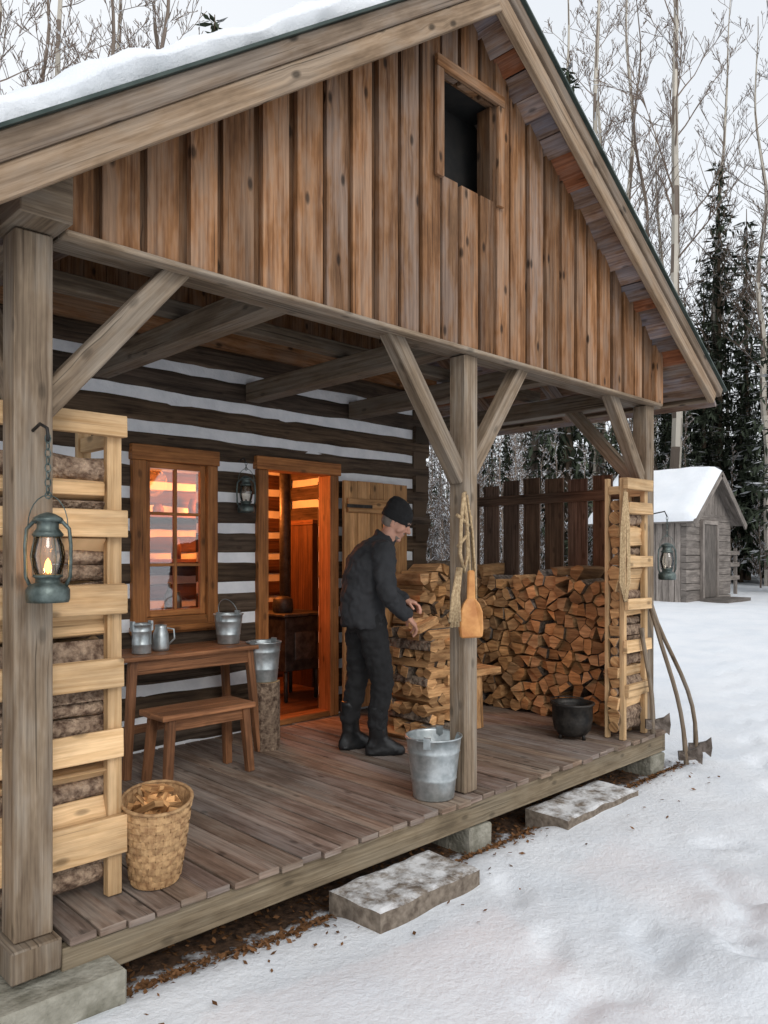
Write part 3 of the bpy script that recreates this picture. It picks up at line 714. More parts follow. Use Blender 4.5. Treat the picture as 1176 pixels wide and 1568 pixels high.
# ------------------------------------------------------------------ lanterns
def lantern(loc, s=1.0, rotz=0.0, lit=False, hook=.2):
    root = empty('oil_lantern', loc); b = MB()
    b.lathe([(0, 0), (.075, 0), (.08, .012), (.08, .045), (.068, .062), (.045, .07), (.045, .085), (.055, .09), (.055, .098), (0, .098)], n=28)
    b.lathe([(.052, .232), (.058, .24), (.05, .25), (.04, .262), (.04, .285), (.058, .288), (.052, .30), (.03, .312), (.012, .318), (0, .32)], n=28)
    for sg in (-1, 1):
        b.tube([(sg * .066, 0, .055), (sg * .083, 0, .09), (sg * .086, 0, .2), (sg * .08, 0, .26), (sg * .055, 0, .285), (sg * .035, 0, .285)], .0075, 8)
    for a in (.8, 2.35, 3.93, 5.5): b.tube([(math.cos(a) * .056, math.sin(a) * .056, .095), (math.cos(a) * .066, math.sin(a) * .066, .16), (math.cos(a) * .052, math.sin(a) * .052, .238)], .002, 5)
    b.tube([(.075 * math.cos(math.pi * i / 12), 0, .27 + .11 * math.sin(math.pi * i / 12)) for i in range(13)], .0022, 6)
    b.tube([(.012 * math.cos(t * .8), .004, .38 + .012 * math.sin(t * .8)) for t in range(9)], .003, 6)
    z = .385; k = 0
    while z < .38 + hook:
        b.tube([(.010 * math.cos(t * .785) * (1 if k % 2 else .15), .010 * math.cos(t * .785) * (.15 if k % 2 else 1), z + .014 + .016 * math.sin(t * .785)) for t in range(9)], .0028, 5); z += .026; k += 1
    b.build('metal_body', [M_lant], root)
    g = MB(); g.lathe([(.045, .095), (.058, .13), (.064, .165), (.058, .2), (.044, .235)], n=28); g.build('glass_globe', [M_globe], root)
    f = MB(); f.lathe([(0, .10), (.010, .11), (.014, .125), (.009, .145), (0, .158)] if lit else [(0, .1), (.008, .1), (.008, .115), (0, .115)], n=12)
    f.build('wick', [M_flame if lit else M_iron], root)
    if lit: point('lantern_flame_light', (0, 0, .14), 1.2, (1, .5, .15), .015, root)
    root.scale = (s * .92, s * .92, s); root.rotation_euler = (0, 0, rotz); return root
lantern((-2.455, -.165, 1.545), .98, -.7, True, .2)
lantern((-.14, 2.03, 2.02), .88, -.7, False, .04)
lantern((2.36, -.12, 1.50), .92, -.7, False, .15)
b = MB(); b.tube([(-2.47, -.06, 2.15), (-2.465, -.12, 2.17), (-2.458, -.165, 2.15), (-2.455, -.168, 2.12), (-2.455, -.16, 2.10)], .006, 8); b.tube([(-.14, 2.13, 2.42), (-.14, 2.06, 2.44), (-.14, 2.03, 2.40)], .005, 8)
b.tube([(2.26, -.05, 2.02), (2.34, -.11, 2.04), (2.36, -.12, 2.0)], .005, 8); b.build('lantern_hooks', [M_iron], cabin)

# ------------------------------------------------------------------ hanging gear on the middle post
root = empty('hanging_rope_and_scoop', (0, 0, 0)); b = MB()
def rope(pts, r=.008): b.tube(pts, r, 7, T(1, .1), 0)
hx, hy, hz = -.105, -.085, 2.03
rope([(-.055, -.055, hz + .03), (hx, hy, hz + .02), (hx - .035, hy - .01, hz - .15), (hx - .05, hy - .015, hz - .32), (hx - .02, hy - .02, hz - .42), (hx + .02, hy - .015, hz - .32), (hx + .015, hy - .01, hz - .12), (hx, hy, hz + .02)], .011)
rope([(hx - .01, hy, hz), (hx + .015, hy - .02, hz - .2), (hx + .03, hy - .02, hz - .4), (hx + .035, hy - .02, hz - .50)], .008)
rope([(hx - .06, hy, hz - .1), (hx + .04, hy - .01, hz - .16)], .010); rope([(hx - .05, hy, hz - .28), (hx + .035, hy - .01, hz - .2)], .010)
rope([(-.045, -.06, hz + .02), (-.03, -.09, hz - .2), (.0, -.09, hz - .5), (.02, -.08, hz - .75), (.0, -.075, hz - .5), (-.02, -.07, hz - .1)], .007)
for i in range(7): rope([(hx - .04, hy - .015 + i * .004, hz - .40), (hx - .07 - i * .008, hy - .02, hz - .55), (hx - .06 - i * .014, hy - .02, hz - .70 - .03 * (i % 2))], .010)
b.build('rope', [M_rope], root)
b = MB(); c0 = V((hx + .035, hy - .025, 1.23)); U = V((.78, -.62, 0)).normalized(); Nn = V((.62, .78, 0)).normalized()
prof = [(-.062, 0), (.062, .004), (.068, .05), (.064, .15), (.046, .195), (.024, .225), (.020, .385), (-.020, .385), (-.024, .225), (-.046, .195), (-.066, .15), (-.069, .05)]
b.solid([c0 + U * a + V((0, 0, q)) + Nn * (.026 if q < .2 else .015) for a, q in prof], [c0 + U * a + V((0, 0, q)) - Nn * (.026 if q < .2 else .015) for a, q in prof], (0, 0, 1), (1, 0, 0), T(1), 0)
b.build('wooden_paddle', [M_float], root, .008)
root = empty('hanging_rope_coil'); b = MB()
for i in range(4):
    x0 = 1.71 - i * .012; yy = -.13
    b.tube([(x0 + .02, yy + .02, 2.16), (x0 - .02 - i * .008, yy + .01, 1.9), (x0 - .05 - i * .01, yy, 1.5), (x0 - .02, yy, 1.36), (x0 + .03, yy, 1.5), (x0 + .04, yy + .01, 1.9), (x0 + .025, yy + .02, 2.16)], .007, 6, T(1.1, .15), 0)
b.build('coil', [M_rope], root)

# ------------------------------------------------------------------ tools leaning at the right end
def tool(name, foot, topp, kind, bend=.05):
    root = empty(name); b = MB(); f = V(foot); t = V(topp); pts = []
    for i in range(10):
        k = i / 9; p = f.lerp(t, k); p.y -= math.sin(k * math.pi) * bend * .5; p.x += math.sin(k * math.pi * 1.7) * bend * .6; pts.append(p)
    b.tube(pts, [.020] * 2 + [.0165] * 7 + [.021], 9, T(.85), 0); d = (pts[1] - pts[0]).normalized()
    if kind == 'axe':
        s = V((.62, -.78, 0)); n = d.cross(s).normalized(); s = n.cross(d).normalized(); c = f + d * .07
        def P(a, q, th): return c + s * a + d * q + n * th
        prof = [(-.055, -.035), (-.055, .035), (.02, .035), (.08, .055), (.12, .09), (.13, 0), (.12, -.08), (.07, -.035), (.02, -.035)]
        th = [.018, .018, .018, .008, .002, .002, .002, .008, .018]
        b.solid([P(a, q, h) for (a, q), h in zip(prof, th)], [P(a, q, -h) for (a, q), h in zip(prof, th)], s, d, T(1), 1)
    b.build('handle_and_head', [M_post, M_rust], root, 0)
tool('axe', (2.44, -.24, .05), (2.17, -.10, 1.28), 'axe', .06)
tool('axe', (2.70, -.20, .06), (2.18, -.10, 1.32), 'axe', .12)
tool('axe', (2.02, -.17, FZ + .03), (1.93, -.13, 1.15), 'axe', .03)

# ------------------------------------------------------------------ stone steps
def slab(x0, x1, y0, y1, z0, z1):
    nx, ny = 24, 12; b = MB()
    for side in (0, 1):
        for j in range(ny + 1):
            for i in range(nx + 1):
                x = x0 + (x1 - x0) * i / nx; y = y0 + (y1 - y0) * j / ny; e = (i in (0, nx)) or (j in (0, ny))
                z = z1 + noise.noise(V((x * 9, y * 9, 1))) * .007 - (.008 if e else 0) if side else z0
                w = noise.noise(V((x * 6, y * 6, 3))) * .018 if e else 0
                b.v.append((x + w, y + w, z))
    W = nx + 1; Hh = (nx + 1) * (ny + 1)
    for j in range(ny):
        for i in range(nx): q = [j * W + i, j * W + i + 1, (j + 1) * W + i + 1, (j + 1) * W + i]; b.face([Hh + k for k in q], [(0, 0)] * 4, (1, 1, 1), 0)
    ring = [i for i in range(nx + 1)] + [j * W + nx for j in range(1, ny + 1)] + [ny * W + i for i in range(nx - 1, -1, -1)] + [j * W for j in range(ny - 1, 0, -1)]
    for a in range(len(ring)): c = (a + 1) % len(ring); b.face([ring[a], ring[c], Hh + ring[c], Hh + ring[a]], [(0, 0)] * 4, (1, 1, 1), 0)
    b.build('stone_step', [M_step], None)
slab(-1.12, -.42, -.45, -.10, -.05, .120); slab(.53, 1.40, -.37, -.06, -.05, .11)

# ------------------------------------------------------------------ ground
def H(x, y):
    d = math.hypot(x, y); h = 0
    t = max(0, min(1, (d - 5) / 10)); h += .4 * t * t * (3 - 2 * t)
    t = max(0, min(1, (d - 22) / 40)); h += 1.2 * t * t
    inside = (-3.4 < x < 2.55 and y > -.13 and y < 5.6)
    a = noise.noise(V((x * .5, y * .5, 0))) * .04 + noise.noise(V((x * 1.7, y * 1.7, 2))) * .022 + noise.noise(V((x * 5, y * 5, 4))) * .008 + .052
    bank = math.exp(-(((x - .35) / .7) ** 2 + ((y + 1.85) / .38) ** 2)); bk2 = math.exp(-(((x - 2.5) / 1.4) ** 2 + ((y + 2.6) / .8) ** 2))
    a += bank * (.09 + .17 * noise.noise(V((x * 4.2, y * 4.2, 8)))) + bk2 * (.10 + .10 * noise.noise(V((x * 3, y * 3, 8))))
    k = max(0, min(1, (-y - .13) / .16)) if -3.2 < x < 2.6 and y < 2 else 1
    if inside: k = 0
    lft = max(0, min(1, (-x - 1.1) / 1.0)); lft = lft * lft * (3 - 2 * lft) * math.exp(-((y + .3) / 1.6) ** 2)
    return h + a * k + .05 * lft * (1 if y < 1 else 0) - (.015 if inside else 0)
foot = [(rnd(-2.5, 6), rnd(-3.2, -.6), rnd(0, 3.1)) for _ in range(60)]
for i in range(26): foot.append((2.0 + i * .33, -1.2 + i * .16 + (.12 if i % 2 else -.12), .45))
for i in range(14): foot.append((rnd(-.2, .9), rnd(-2.1, -1.5), rnd(0, 3)))
def dent(x, y):
    s = 0
    for fx, fy, fa in foot:
        dx, dy = x - fx, y - fy
        if abs(dx) > .4 or abs(dy) > .4: continue
        c, q = math.cos(fa), math.sin(fa); u = (dx * c + dy * q) / .15; v = (-dx * q + dy * c) / .065; r = u * u + v * v
        s += -.028 * math.exp(-r * r * .5) + .009 * math.exp(-(r - 2) ** 2)
    return s
N = 340; gb = MB()
def warp(t, c): return c + 1.6 * math.sinh(t * 5.0)
for j in range(N + 1):
    for i in range(N + 1):
        x = warp(i / N * 2 - 1, 0); y = warp(j / N * 2 - 1, -1.0)
        gb.v.append((x, y, H(x, y) + (dent(x, y) if abs(x) < 11 and -4 < y < 5 else 0)))
W = N + 1
for j in range(N):
    for i in range(N): gb.face([j * W + i, j * W + i + 1, (j + 1) * W + i + 1, (j + 1) * W + i], [(0, 0)] * 4, (1, 1, 1), 0, True)
gb.build('snow_ground', [M_ground], recalc=False)
b = MB()
for i in range(3800):
    x = rnd(-2.3, 2.6); y = -.11 - abs(R.gauss(0, .055)) * (1 + .9 * noise.noise(V((x * 2, 0, 0)))) if R.random() < .6 else rnd(-.2, .35)
    if R.random() < .03: y = -.2 - abs(R.gauss(0, .25))
    if (-1.14 < x < -.4 or .5 < x < 1.42) and -.47 < y < -.04: continue
    z = H(x, y) + rnd(.002, .02); s = rnd(.008, .02); a = rnd(0, 6.28); t1, t2 = rnd(-.5, .5), rnd(-.5, .5)
    U = V((math.cos(a), math.sin(a), t1)) * s; W2 = V((-math.sin(a), math.cos(a), t2)) * s * .55; c = V((x, y, z)); n0 = len(b.v)
    b.v.extend([tuple(c - U), tuple(c + W2), tuple(c + U), tuple(c - W2)]); g = rnd(.5, 1.3)
    b.face([n0, n0 + 1, n0 + 2, n0 + 3], [(0, 0)] * 4, (.17 * g, .085 * g, .04 * g), 0)
b.build('leaf_litter', [M_tint], recalc=False)

# ------------------------------------------------------------------ shed
sh = empty('wooden_shed'); b = MB(); X0, X1, Y0, Y1, G, E, PK = 15.5, 18.3, 5.6, 8.0, .38, 2.62, 3.8; XM = (X0 + X1) / 2; HW = (X1 - X0) / 2
z = G
while z < E - .02:
    b.box(X0, X1, Y0, Y0 + .14, z, z + .17, 'x', T(.9, .15), 0, jit=.01); z += .18
nb = 16
for i in range(nb):
    xa = X0 + (X1 - X0) * i / nb; xb = X0 + (X1 - X0) * (i + 1) / nb - .01; f = lambda x: E + (PK - E) * (1 - abs(x - XM) / HW) - .05
    A = [(xa, E - .02), (xb, E - .02), (xb, max(E, f(xb))), (xa, max(E, f(xa)))]
    b.solid([V((p[0], Y0, p[1])) for p in A], [V((p[0], Y0 + .05, p[1])) for p in A], (0, 0, 1), (1, 0, 0), T(.85, .12), 0)
y = Y0 + .15
while y < Y1: b.box(X0, X0 + .04, y, y + .15, G - .1, E, 'z', T(1.15, .15), 0); b.box(X1 - .04, X1, y, y + .15, G - .1, E, 'z', T(1, .15), 0); y += .165
b.box(X0 + .05, X1 - .05, Y1 - .05, Y1, G, E + .3, 'x', T(.7), 0)
b.box(16.4, 17.2, Y0 - .06, Y0 - .02, G + .15, G + 2.05, 'z', T(.6), 0)
for a, c, d, e, ax in ((16.3, 16.4, G, G + 2.15, 'z'), (17.2, 17.3, G, G + 2.15, 'z'), (16.4, 17.2, G + 2.06, G + 2.16, 'x')): b.box(a, c, Y0 - .09, Y0 - .01, d, e, ax, T(1.1), 0)
b.box(16.1, 17.6, Y0 - .8, Y0 - .1, G - .1, G + .14, 'x', T(.7), 0); b.box(16.3, 17.4, Y0 - 1.1, Y0 - .802, G - .15, G + .0, 'x', T(.7), 0)
for zz in (G + .5, G + .9, G + 1.25): b.box(18.5, 20.8, 6.3, 6.36, zz, zz + .12, 'x', T(1), 0)
for xx in (18.7, 19.7, 20.7): b.box(xx, xx + .1, 6.37, 6.45, G - .2, G + 1.45, 'z', T(1), 0)
b.build('walls_and_door', [M_shed], sh)
b = MB(); sb = MB()
for sg in (-1, 1):
    p0 = V((XM, 0, PK + .02)); p1 = V((XM + sg * (HW + .26), 0, E - .16)); ym = (Y0 + Y1) / 2; nr = V((sg * (PK - E), 0, HW)).normalized()
    a = V((p0.x, ym, p0.z)); c = V((p1.x, ym, p1.z)); b.beam(a, c, (Y1 - Y0) + .6, .05, nr, T(.8), 0)
    b.beam(V((p0.x, Y0 - .32, p0.z - .06)), V((p1.x, Y0 - .32, p1.z - .06)), .04, .16, nr, T(.9), 0)
    NX, NYY = 20, 20; base = len(sb.v); W = NX + 1
    for j in range(NYY + 1):
        for i in range(NX + 1):
            q = p0.lerp(p1, i / NX) + nr * (.03 + (.18 + .04 * noise.noise(V((i * .3, j * .3, sg * 3.0)))) * (min(1, min(j, NYY - j, NX - i) / 1.5 + .0) ** .5)); sb.v.append((q.x, Y0 - .34 + (Y1 - Y0 + .66) * j / NYY, q.z))
    for j in range(NYY):
        for i in range(NX): sb.face([base + j * W + i, base + j * W + i + 1, base + (j + 1) * W + i + 1, base + (j + 1) * W + i], [(0, 0)] * 4, (1, 1, 1), 0, True)
b.build('roof', [M_shed], sh); sb.build('roof_snow', [M_snow], sh)

# ------------------------------------------------------------------ trees
def mesh_tint(name, v, f, c):
    me = bpy.data.meshes.new(name); me.from_pydata(v, [], f); me.materials.append(M_tint)
    ca = me.color_attributes.new('tint', 'FLOAT_COLOR', 'CORNER'); fl = []
    for ff, cc in zip(f, c):
        for _ in ff: fl.extend((cc[0], cc[1], cc[2], 1))
    ca.data.foreach_set('color', fl); me.update(); return me
def ttube(v, f, c, pts, rad, n, colf):
    b0 = len(v); ref = None
    for i, p in enumerate(pts):
        d = (pts[min(i + 1, len(pts) - 1)] - pts[max(i - 1, 0)]); d = d.normalized() if d.length > 1e-6 else V((0, 0, 1))
        if ref is None: ref = d.orthogonal().normalized()
        ref = (ref - d * ref.dot(d)).normalized(); q = d.cross(ref)
        for k in range(n): a = 6.2832 * k / n; v.append(tuple(p + (ref * math.cos(a) + q * math.sin(a)) * rad[i]))
    for i in range(len(pts) - 1):
        for k in range(n): f.append((b0 + i * n + k, b0 + i * n + (k + 1) % n, b0 + (i + 1) * n + (k + 1) % n, b0 + (i + 1) * n + k)); c.append(colf())
def conifer(seed, h, snow=.16, wide=.19):
    r = random.Random(seed); v, f, c = [], [], []
    ttube(v, f, c, [V((0, 0, h * t / 8)) for t in range(9)], [.16 * (1 - t / 8.2) * h / 14 + .01 for t in range(9)], 6, lambda: (.12, .09, .065))
    z = h * .07
    while z < h * .985:
        t = z / h; rr = wide * h * (1 - t) ** .95 * r.uniform(.7, 1.1) + .10; nb = 7 if t < .8 else 5; a0 = r.uniform(0, 6.28)
        for k in range(nb):
            if r.random() < .1: continue
            a = a0 + 6.2832 * k / nb + r.uniform(-.3, .3); L = rr * r.uniform(.5, 1.15); dz = r.uniform(-.05, .2); dr = r.uniform(.25, .45)
            dirh = V((math.cos(a), math.sin(a), 0)); sidev = V((-math.sin(a), math.cos(a), 0)); zz = z + r.uniform(-.1, .1)
            s = .10 * L; shade = r.uniform(.6, 1.3); sn = r.random() < .6
            while s < L:
                p = dirh * s + V((0, 0, zz + dz * s - dr * s * s / max(L, .5) * .8 + (0.12 * s if s > L * .8 else 0)))
                for sg in (-1, 1, 0):
                    ln = r.uniform(.2, .46) * (1 - .4 * s / L) * (1 + h / 40); w = ln * r.uniform(.09, .16)
                    d = (sidev * sg * r.uniform(.5, 1) + dirh * r.uniform(.4, 1.1) + V((0, 0, r.uniform(-.4, .1)))).normalized() if sg else V((r.uniform(-.5, .5), r.uniform(-.5, .5), -.9)).normalized()
                    q = d.cross(V((r.uniform(-.6, .6), r.uniform(-.6, .6), 1))).normalized() * w
                    b0 = len(v); v.extend([tuple(p), tuple(p + d * ln * .45 + q), tuple(p + d * ln), tuple(p + d * ln * .45 - q)]); f.append((b0, b0 + 1, b0 + 2, b0 + 3))
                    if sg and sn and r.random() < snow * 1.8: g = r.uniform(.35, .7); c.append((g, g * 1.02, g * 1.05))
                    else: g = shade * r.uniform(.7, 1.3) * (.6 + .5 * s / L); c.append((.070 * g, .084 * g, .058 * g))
                s += r.uniform(.08, .13) * (1 + h / 60)
        z += r.uniform(.26, .40) * (1 + h / 60)
    return mesh_tint('conifer_mesh', v, f, c)
def bare(seed, h, birch=True, frost=.15, r0=.13, low=.3, dens=1.0):
    r = random.Random(seed); v, f, c = [], [], []
    def tc():
        g = r.uniform(.7, 1.2)
        if birch and r.random() < .72: return (.46 * g, .42 * g, .36 * g)
        return (.18 * g, .145 * g, .12 * g)
    def bc():
        g = r.uniform(.7, 1.2)
        if r.random() < frost: return (.62 * g, .64 * g, .67 * g)
        return (.17 * g, .13 * g, .105 * g)
    n = 30; lean = V((r.uniform(-.04, .04), r.uniform(-.04, .04), 0)) * h; ph = r.uniform(0, 9)
    tp = [V((noise.noise(V((ph, i * .22, 0))), noise.noise(V((ph + 5, i * .22, 0))), 0)) * (.012 * h) * min(1, i / 4) + lean * (i / n) ** 1.5 + V((0, 0, h * i / n)) for i in range(n + 1)]
    ttube(v, f, c, tp, [r0 * (1 - i / n * .93) for i in range(n + 1)], 7, tc)
    z = h * low
    def limb(p, d, L, rad, depth):
        k = 5 if depth == 0 else 3; pts = [p]; dd = d.copy()
        for i in range(k):
            dd = (dd + V((r.uniform(-.22, .22), r.uniform(-.22, .22), r.uniform(-.05, .2)))).normalized(); pts.append(pts[-1] + dd * L / k)
        ttube(v, f, c, pts, [max(.0075, rad * (1 - i / (k + .3))) for i in range(k + 1)], 3, bc)
        if depth < 2:
            m = int((4.5 + L * 1.7) * dens) if depth == 0 else 3
            for _ in range(m):
                t = r.uniform(.2, 1); i = min(k - 1, int(t * k)); q = pts[i].lerp(pts[i + 1], t * k - i)
                nd = (dd + V((r.uniform(-1, 1), r.uniform(-1, 1), r.uniform(-.3, .7))) * .95).normalized()
                limb(q, nd, L * r.uniform(.28, .5) * (1.1 - t * .4), max(.008, rad * .45), depth + 1)
    while z < h * .97:
        t = z / h; i = min(n - 1, int(t * n)); q = tp[i].lerp(tp[i + 1], t * n - i); a = r.uniform(0, 6.28)
        L = h * .16 * (1 - (t - low) / (1 - low) * .75) * r.uniform(.6, 1.1); up = r.uniform(.5, 1.3)
        limb(q, V((math.cos(a), math.sin(a), up)).normalized(), L, r0 * .28 * (1.1 - t), 0); z += h * r.uniform(.014, .03)
    return mesh_tint('bare_tree_mesh', v, f, c)
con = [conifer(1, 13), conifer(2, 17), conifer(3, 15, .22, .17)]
bir = [bare(4, 19, True, .12, .15, .35), bare(5, 22, True, .1, .17, .38), bare(6, 17, False, .15, .12, .25)]
bush = [bare(7, 4.0, False, .28, .035, .08, 1.3), bare(8, 3.2, False, .32, .03, .05, 1.3)]
CX, CY = -3.49, -2.89
def put(name, me, bearing, dist, s=1.0, parent=None):
    a = math.radians(bearing); x = CX + dist * math.cos(a); y = CY + dist * math.sin(a)
    if 14.2 < x < 21.5 and 3.5 < y < 9.2: y += 7
    o = bpy.data.objects.new(name, me); o.location = (x, y, H(x, y) - .1); o.rotation_euler = (0, 0, rnd(0, 6.28)); o.scale = (s, s, s * rnd(.95, 1.05))
    bpy.context.scene.collection.objects.link(o)
    if parent: o.parent = parent
    return o
# individually recognisable trees (compass bearing from the path, metres)
put('birch_tree', bir[1], 24.9, 29.5, 1.35); put('birch_tree', bir[0], 30.3, 29, 1.35); put('birch_tree', bir[1], 27.6, 36, 1.3); put('bare_tree', bir[2], 26.2, 32, 1.35); put('birch_tree', bir[0], 22.6, 34, 1.25); put('birch_tree', bir[0], 32.2, 33, 1.4)
put('fir_tree', con[1], 22.0, 34, 1.05); put('fir_tree', con[1], 18.6, 25.5, 1.08); put('fir_tree', con[0], 24.2, 40, 1.1); put('fir_tree', con[2], 16.6, 27, 1.1); put('fir_tree', con[2], 20.3, 36, 1.05); put('fir_tree', con[0], 17.6, 33, 1.3)
put('bare_tree', bir[2], 66, 19, 1.12); put('birch_tree', bir[0], 69, 22, 1.12); put('bare_tree', bir[2], 63, 21, 1.2); put('fir_tree', con[1], 58.0, 25, 1.12); put('birch_tree', bir[1], 72, 21, .98); put('birch_tree', bir[1], 64.5, 24, 1.08); put('bare_tree', bir[2], 60.5, 23, 1.25); put('bare_tree', bir[2], 70.5, 26, 1.4)
forest = empty('distant_forest')
for i in range(110):
    bg = rnd(-20, 100); d = rnd(34, 62)
    if R.random() < .5: put('fir', R.choice(con), bg, d, rnd(.5, .95) * (.75 if 27 < bg < 72 else 1), forest)
    else: put('bare_trunk', R.choice(bir), bg, d, rnd(.6, 1.0), forest)
for i in range(26): put('bare_trunk', R.choice(bir), rnd(15, 40), rnd(29, 44), rnd(.8, 1.15), forest)
for i in range(22): put('fir', R.choice(con), rnd(15, 26), rnd(30, 44), rnd(.5, .85), forest)
for i in range(40): put('fir', R.choice(con), rnd(24, 46), rnd(27, 38), rnd(.3, .5), forest)
und = empty('frosted_undergrowth')
for i in range(60): put('shrub', R.choice(bush), rnd(-10, 48), rnd(25, 38), rnd(.6, 1.4), und)
for i in range(80): put('shrub', R.choice(bush), rnd(24, 44), rnd(21, 32), rnd(.8, 1.7), und)
for i in range(12): put('shrub', R.choice(bush), rnd(50, 95), rnd(19, 30), rnd(.6, 1.4), und)

# ------------------------------------------------------------------ man
man = empty('man')
def org(name, prims, vox, mat, sm=6, disp=0.0, dsc=.08):
    bm = bmesh.new()
    for pr in prims:
        if pr[0] == 'cap':
            _, p0, p1, r0, r1, fl = pr; p0 = V(p0); p1 = V(p1); d = (p1 - p0); L = d.length; d.normalize(); ref = d.orthogonal().normalized() if fl is None else (V(fl[0]) - d * V(fl[0]).dot(d)).normalized(); k = 1 if fl is None else fl[1]; q = d.cross(ref)
            st = []; n = 18
            for i in range(5): a = -math.pi / 2 + i / 5 * math.pi / 2; st.append((p0 + d * math.sin(a) * r0, max(1e-4, math.cos(a) * r0)))
            for i in range(9): t = i / 8; st.append((p0 + d * L * t, r0 + (r1 - r0) * t))
            for i in range(1, 6): a = i / 5 * math.pi / 2; st.append((p1 + d * math.sin(a) * r1, max(1e-4, math.cos(a) * r1)))
            rings = [[bm.verts.new(p + (ref * math.cos(6.2832 * j / n) * k + q * math.sin(6.2832 * j / n)) * r) for j in range(n)] for p, r in st]
        else:
            n = 28; rings = [[bm.verts.new(V(cn) + V(u) * math.cos(6.2832 * j / n) + V(w) * math.sin(6.2832 * j / n)) for j in range(n)] for cn, u, w in pr[1]]
        for a, c in zip(rings, rings[1:]):
            for j in range(n): bm.faces.new((a[j], a[(j + 1) % n], c[(j + 1) % n], c[j]))
        bm.faces.new(rings[0][::-1]); bm.faces.new(rings[-1])
    bmesh.ops.recalc_face_normals(bm, faces=bm.faces)
    me = bpy.data.meshes.new(name); bm.to_mesh(me); bm.free(); me.materials.append(mat)
    o = bpy.data.objects.new(name, me); bpy.context.scene.collection.objects.link(o); o.parent = man
    if vox:
        r = o.modifiers.new('r', 'REMESH'); r.mode = 'VOXEL'; r.voxel_size = vox; r.use_smooth_shade = True
        if sm: s = o.modifiers.new('s', 'SMOOTH'); s.factor = .5; s.iterations = sm
        if disp:
            tx = bpy.data.textures.new(name, 'CLOUDS'); tx.noise_scale = dsc; tx.noise_depth = 2
            dm = o.modifiers.new('d', 'DISPLACE'); dm.texture = tx; dm.strength = disp; dm.mid_level = .5
    return o
def cap(a, c, r0, r1, fl=None): return ('cap', a, c, r0, r1, fl)
def ring(cx, cz, rx, ry, tilt=0.0, cy=0.0): return ((cx, cy, cz), (rx, 0, -rx * tilt), (0, ry, 0))
org('trousers', [cap((-.055, -.085, .93), (.03, -.10, .50), .108, .076), cap((.03, -.10, .50), (-.01, -.10, .22), .076, .066),
                 cap((-.075, .085, .93), (-.09, .11, .50), .108, .076), cap((-.09, .11, .50), (-.15, .11, .22), .076, .066),
                 ('loft', [ring(-.075, .84, .09, .12), ring(-.08, .92, .13, .17), ring(-.075, 1.02, .12, .16)])], .010, M_trouser, 3, .036, .06)
RS, RE, RW = (.005, -.195, 1.39), (.01, -.282, 1.11), (.15, -.225, .965)
LS, LE, LW = (.045, .195, 1.39), (.125, .255, 1.14), (.25, .155, 1.05)
org('jacket', [('loft', [ring(-.078, .865, .138, .19, .05), ring(-.08, .90, .152, .20, .08), ring(-.082, .98, .152, .195, .1), ring(-.080, 1.08, .15, .19, .18), ring(-.062, 1.20, .155, .20, .24), ring(-.030, 1.31, .150, .212, .33), ring(.004, 1.39, .122, .20, .4), ring(.042, 1.445, .085, .135, .45), ring(.068, 1.478, .07, .082, .5), ring(.086, 1.51, .067, .070, .55)]),
               cap(RS, RE, .086, .066), cap(RE, RW, .066, .050), cap(LS, LE, .086, .066), cap(LE, LW, .066, .050),
               cap((.0, -.12, 1.405), RS, .075, .084), cap((.04, .12, 1.405), LS, .075, .084)], .010, M_jacket, 3, .042, .075)
def boot(ax, ay, ang, nm):
    c, s = math.cos(ang), math.sin(ang); f = lambda x, y, z: (ax + x * c - y * s, ay + x * s + y * c, z)
    def rg(x, z, rx, ry): return (f(x, 0, z), (rx * c, rx * s, 0), (-ry * s, ry * c, 0))
    org(nm, [('loft', [rg(.045, .0, .138, .050), rg(.045, .03, .14, .054), rg(.04, .055, .132, .05), rg(.02, .085, .098, .049), rg(.0, .12, .066, .05), rg(-.005, .2, .062, .058), rg(-.005, .32, .07, .068), rg(-.005, .34, .064, .062)]),
             cap(f(-.045, 0, .012), f(.135, 0, .012), .045, .043, ((0, 0, 1), .27))], .008, M_boot, 3, .008, .05)
boot(.0, -.10, -.15, 'boot_right'); boot(-.14, .11, .2, 'boot_left')
HM = Matrix.Translation((.150, -.0, 1.598)) @ Matrix.Rotation(-.45, 4, 'Z') @ Matrix.Rotation(.48, 4, 'Y')
def hp(x, y, z): return tuple(HM @ V((x, y, z)))
def hv(x, y, z): return tuple(HM.to_3x3() @ V((x, y, z)))
def hr(x, z, rx, ry): return (hp(x, 0, z), hv(rx, 0, 0), hv(0, ry, 0))
org('head', [('loft', [hr(.035, -.118, .028, .022), hr(.03, -.108, .048, .038), hr(.022, -.085, .066, .052), hr(.012, -.05, .082, .064), hr(.004, -.01, .092, .071), hr(.0, .03, .096, .076), hr(-.002, .07, .088, .071), hr(-.004, .1, .062, .052), hr(-.004, .115, .03, .026)]),
             cap(hp(.092, 0, .018), hp(.118, 0, -.022), .009, .014), cap(hp(.105, -.011, -.026), hp(.105, .011, -.026), .009, .009),
             cap(hp(.086, -.03, .036), hp(.09, .03, .036), .012, .012), cap(hp(.088, -.018, -.052), hp(.088, .018, -.052), .009, .009), cap(hp(.086, -.016, -.064), hp(.086, .016, -.064), .008, .008),
             cap(hp(.074, -.012, -.10), hp(.074, .012, -.10), .018, .018), cap(hp(.068, -.042, -.02), hp(.05, -.05, -.04), .02, .02), cap(hp(.068, .042, -.02), hp(.05, .05, -.04), .02, .02),
             cap(hp(-.004, -.075, .012), hp(-.006, -.073, -.028), .013, .009, ((0, 1, 0), .6)), cap(hp(-.004, .075, .012), hp(-.006, .073, -.028), .013, .009, ((0, 1, 0), .6)),
             cap((.05, 0, 1.43), (.12, 0, 1.54), .064, .058)], .0045, M_skin, 3)
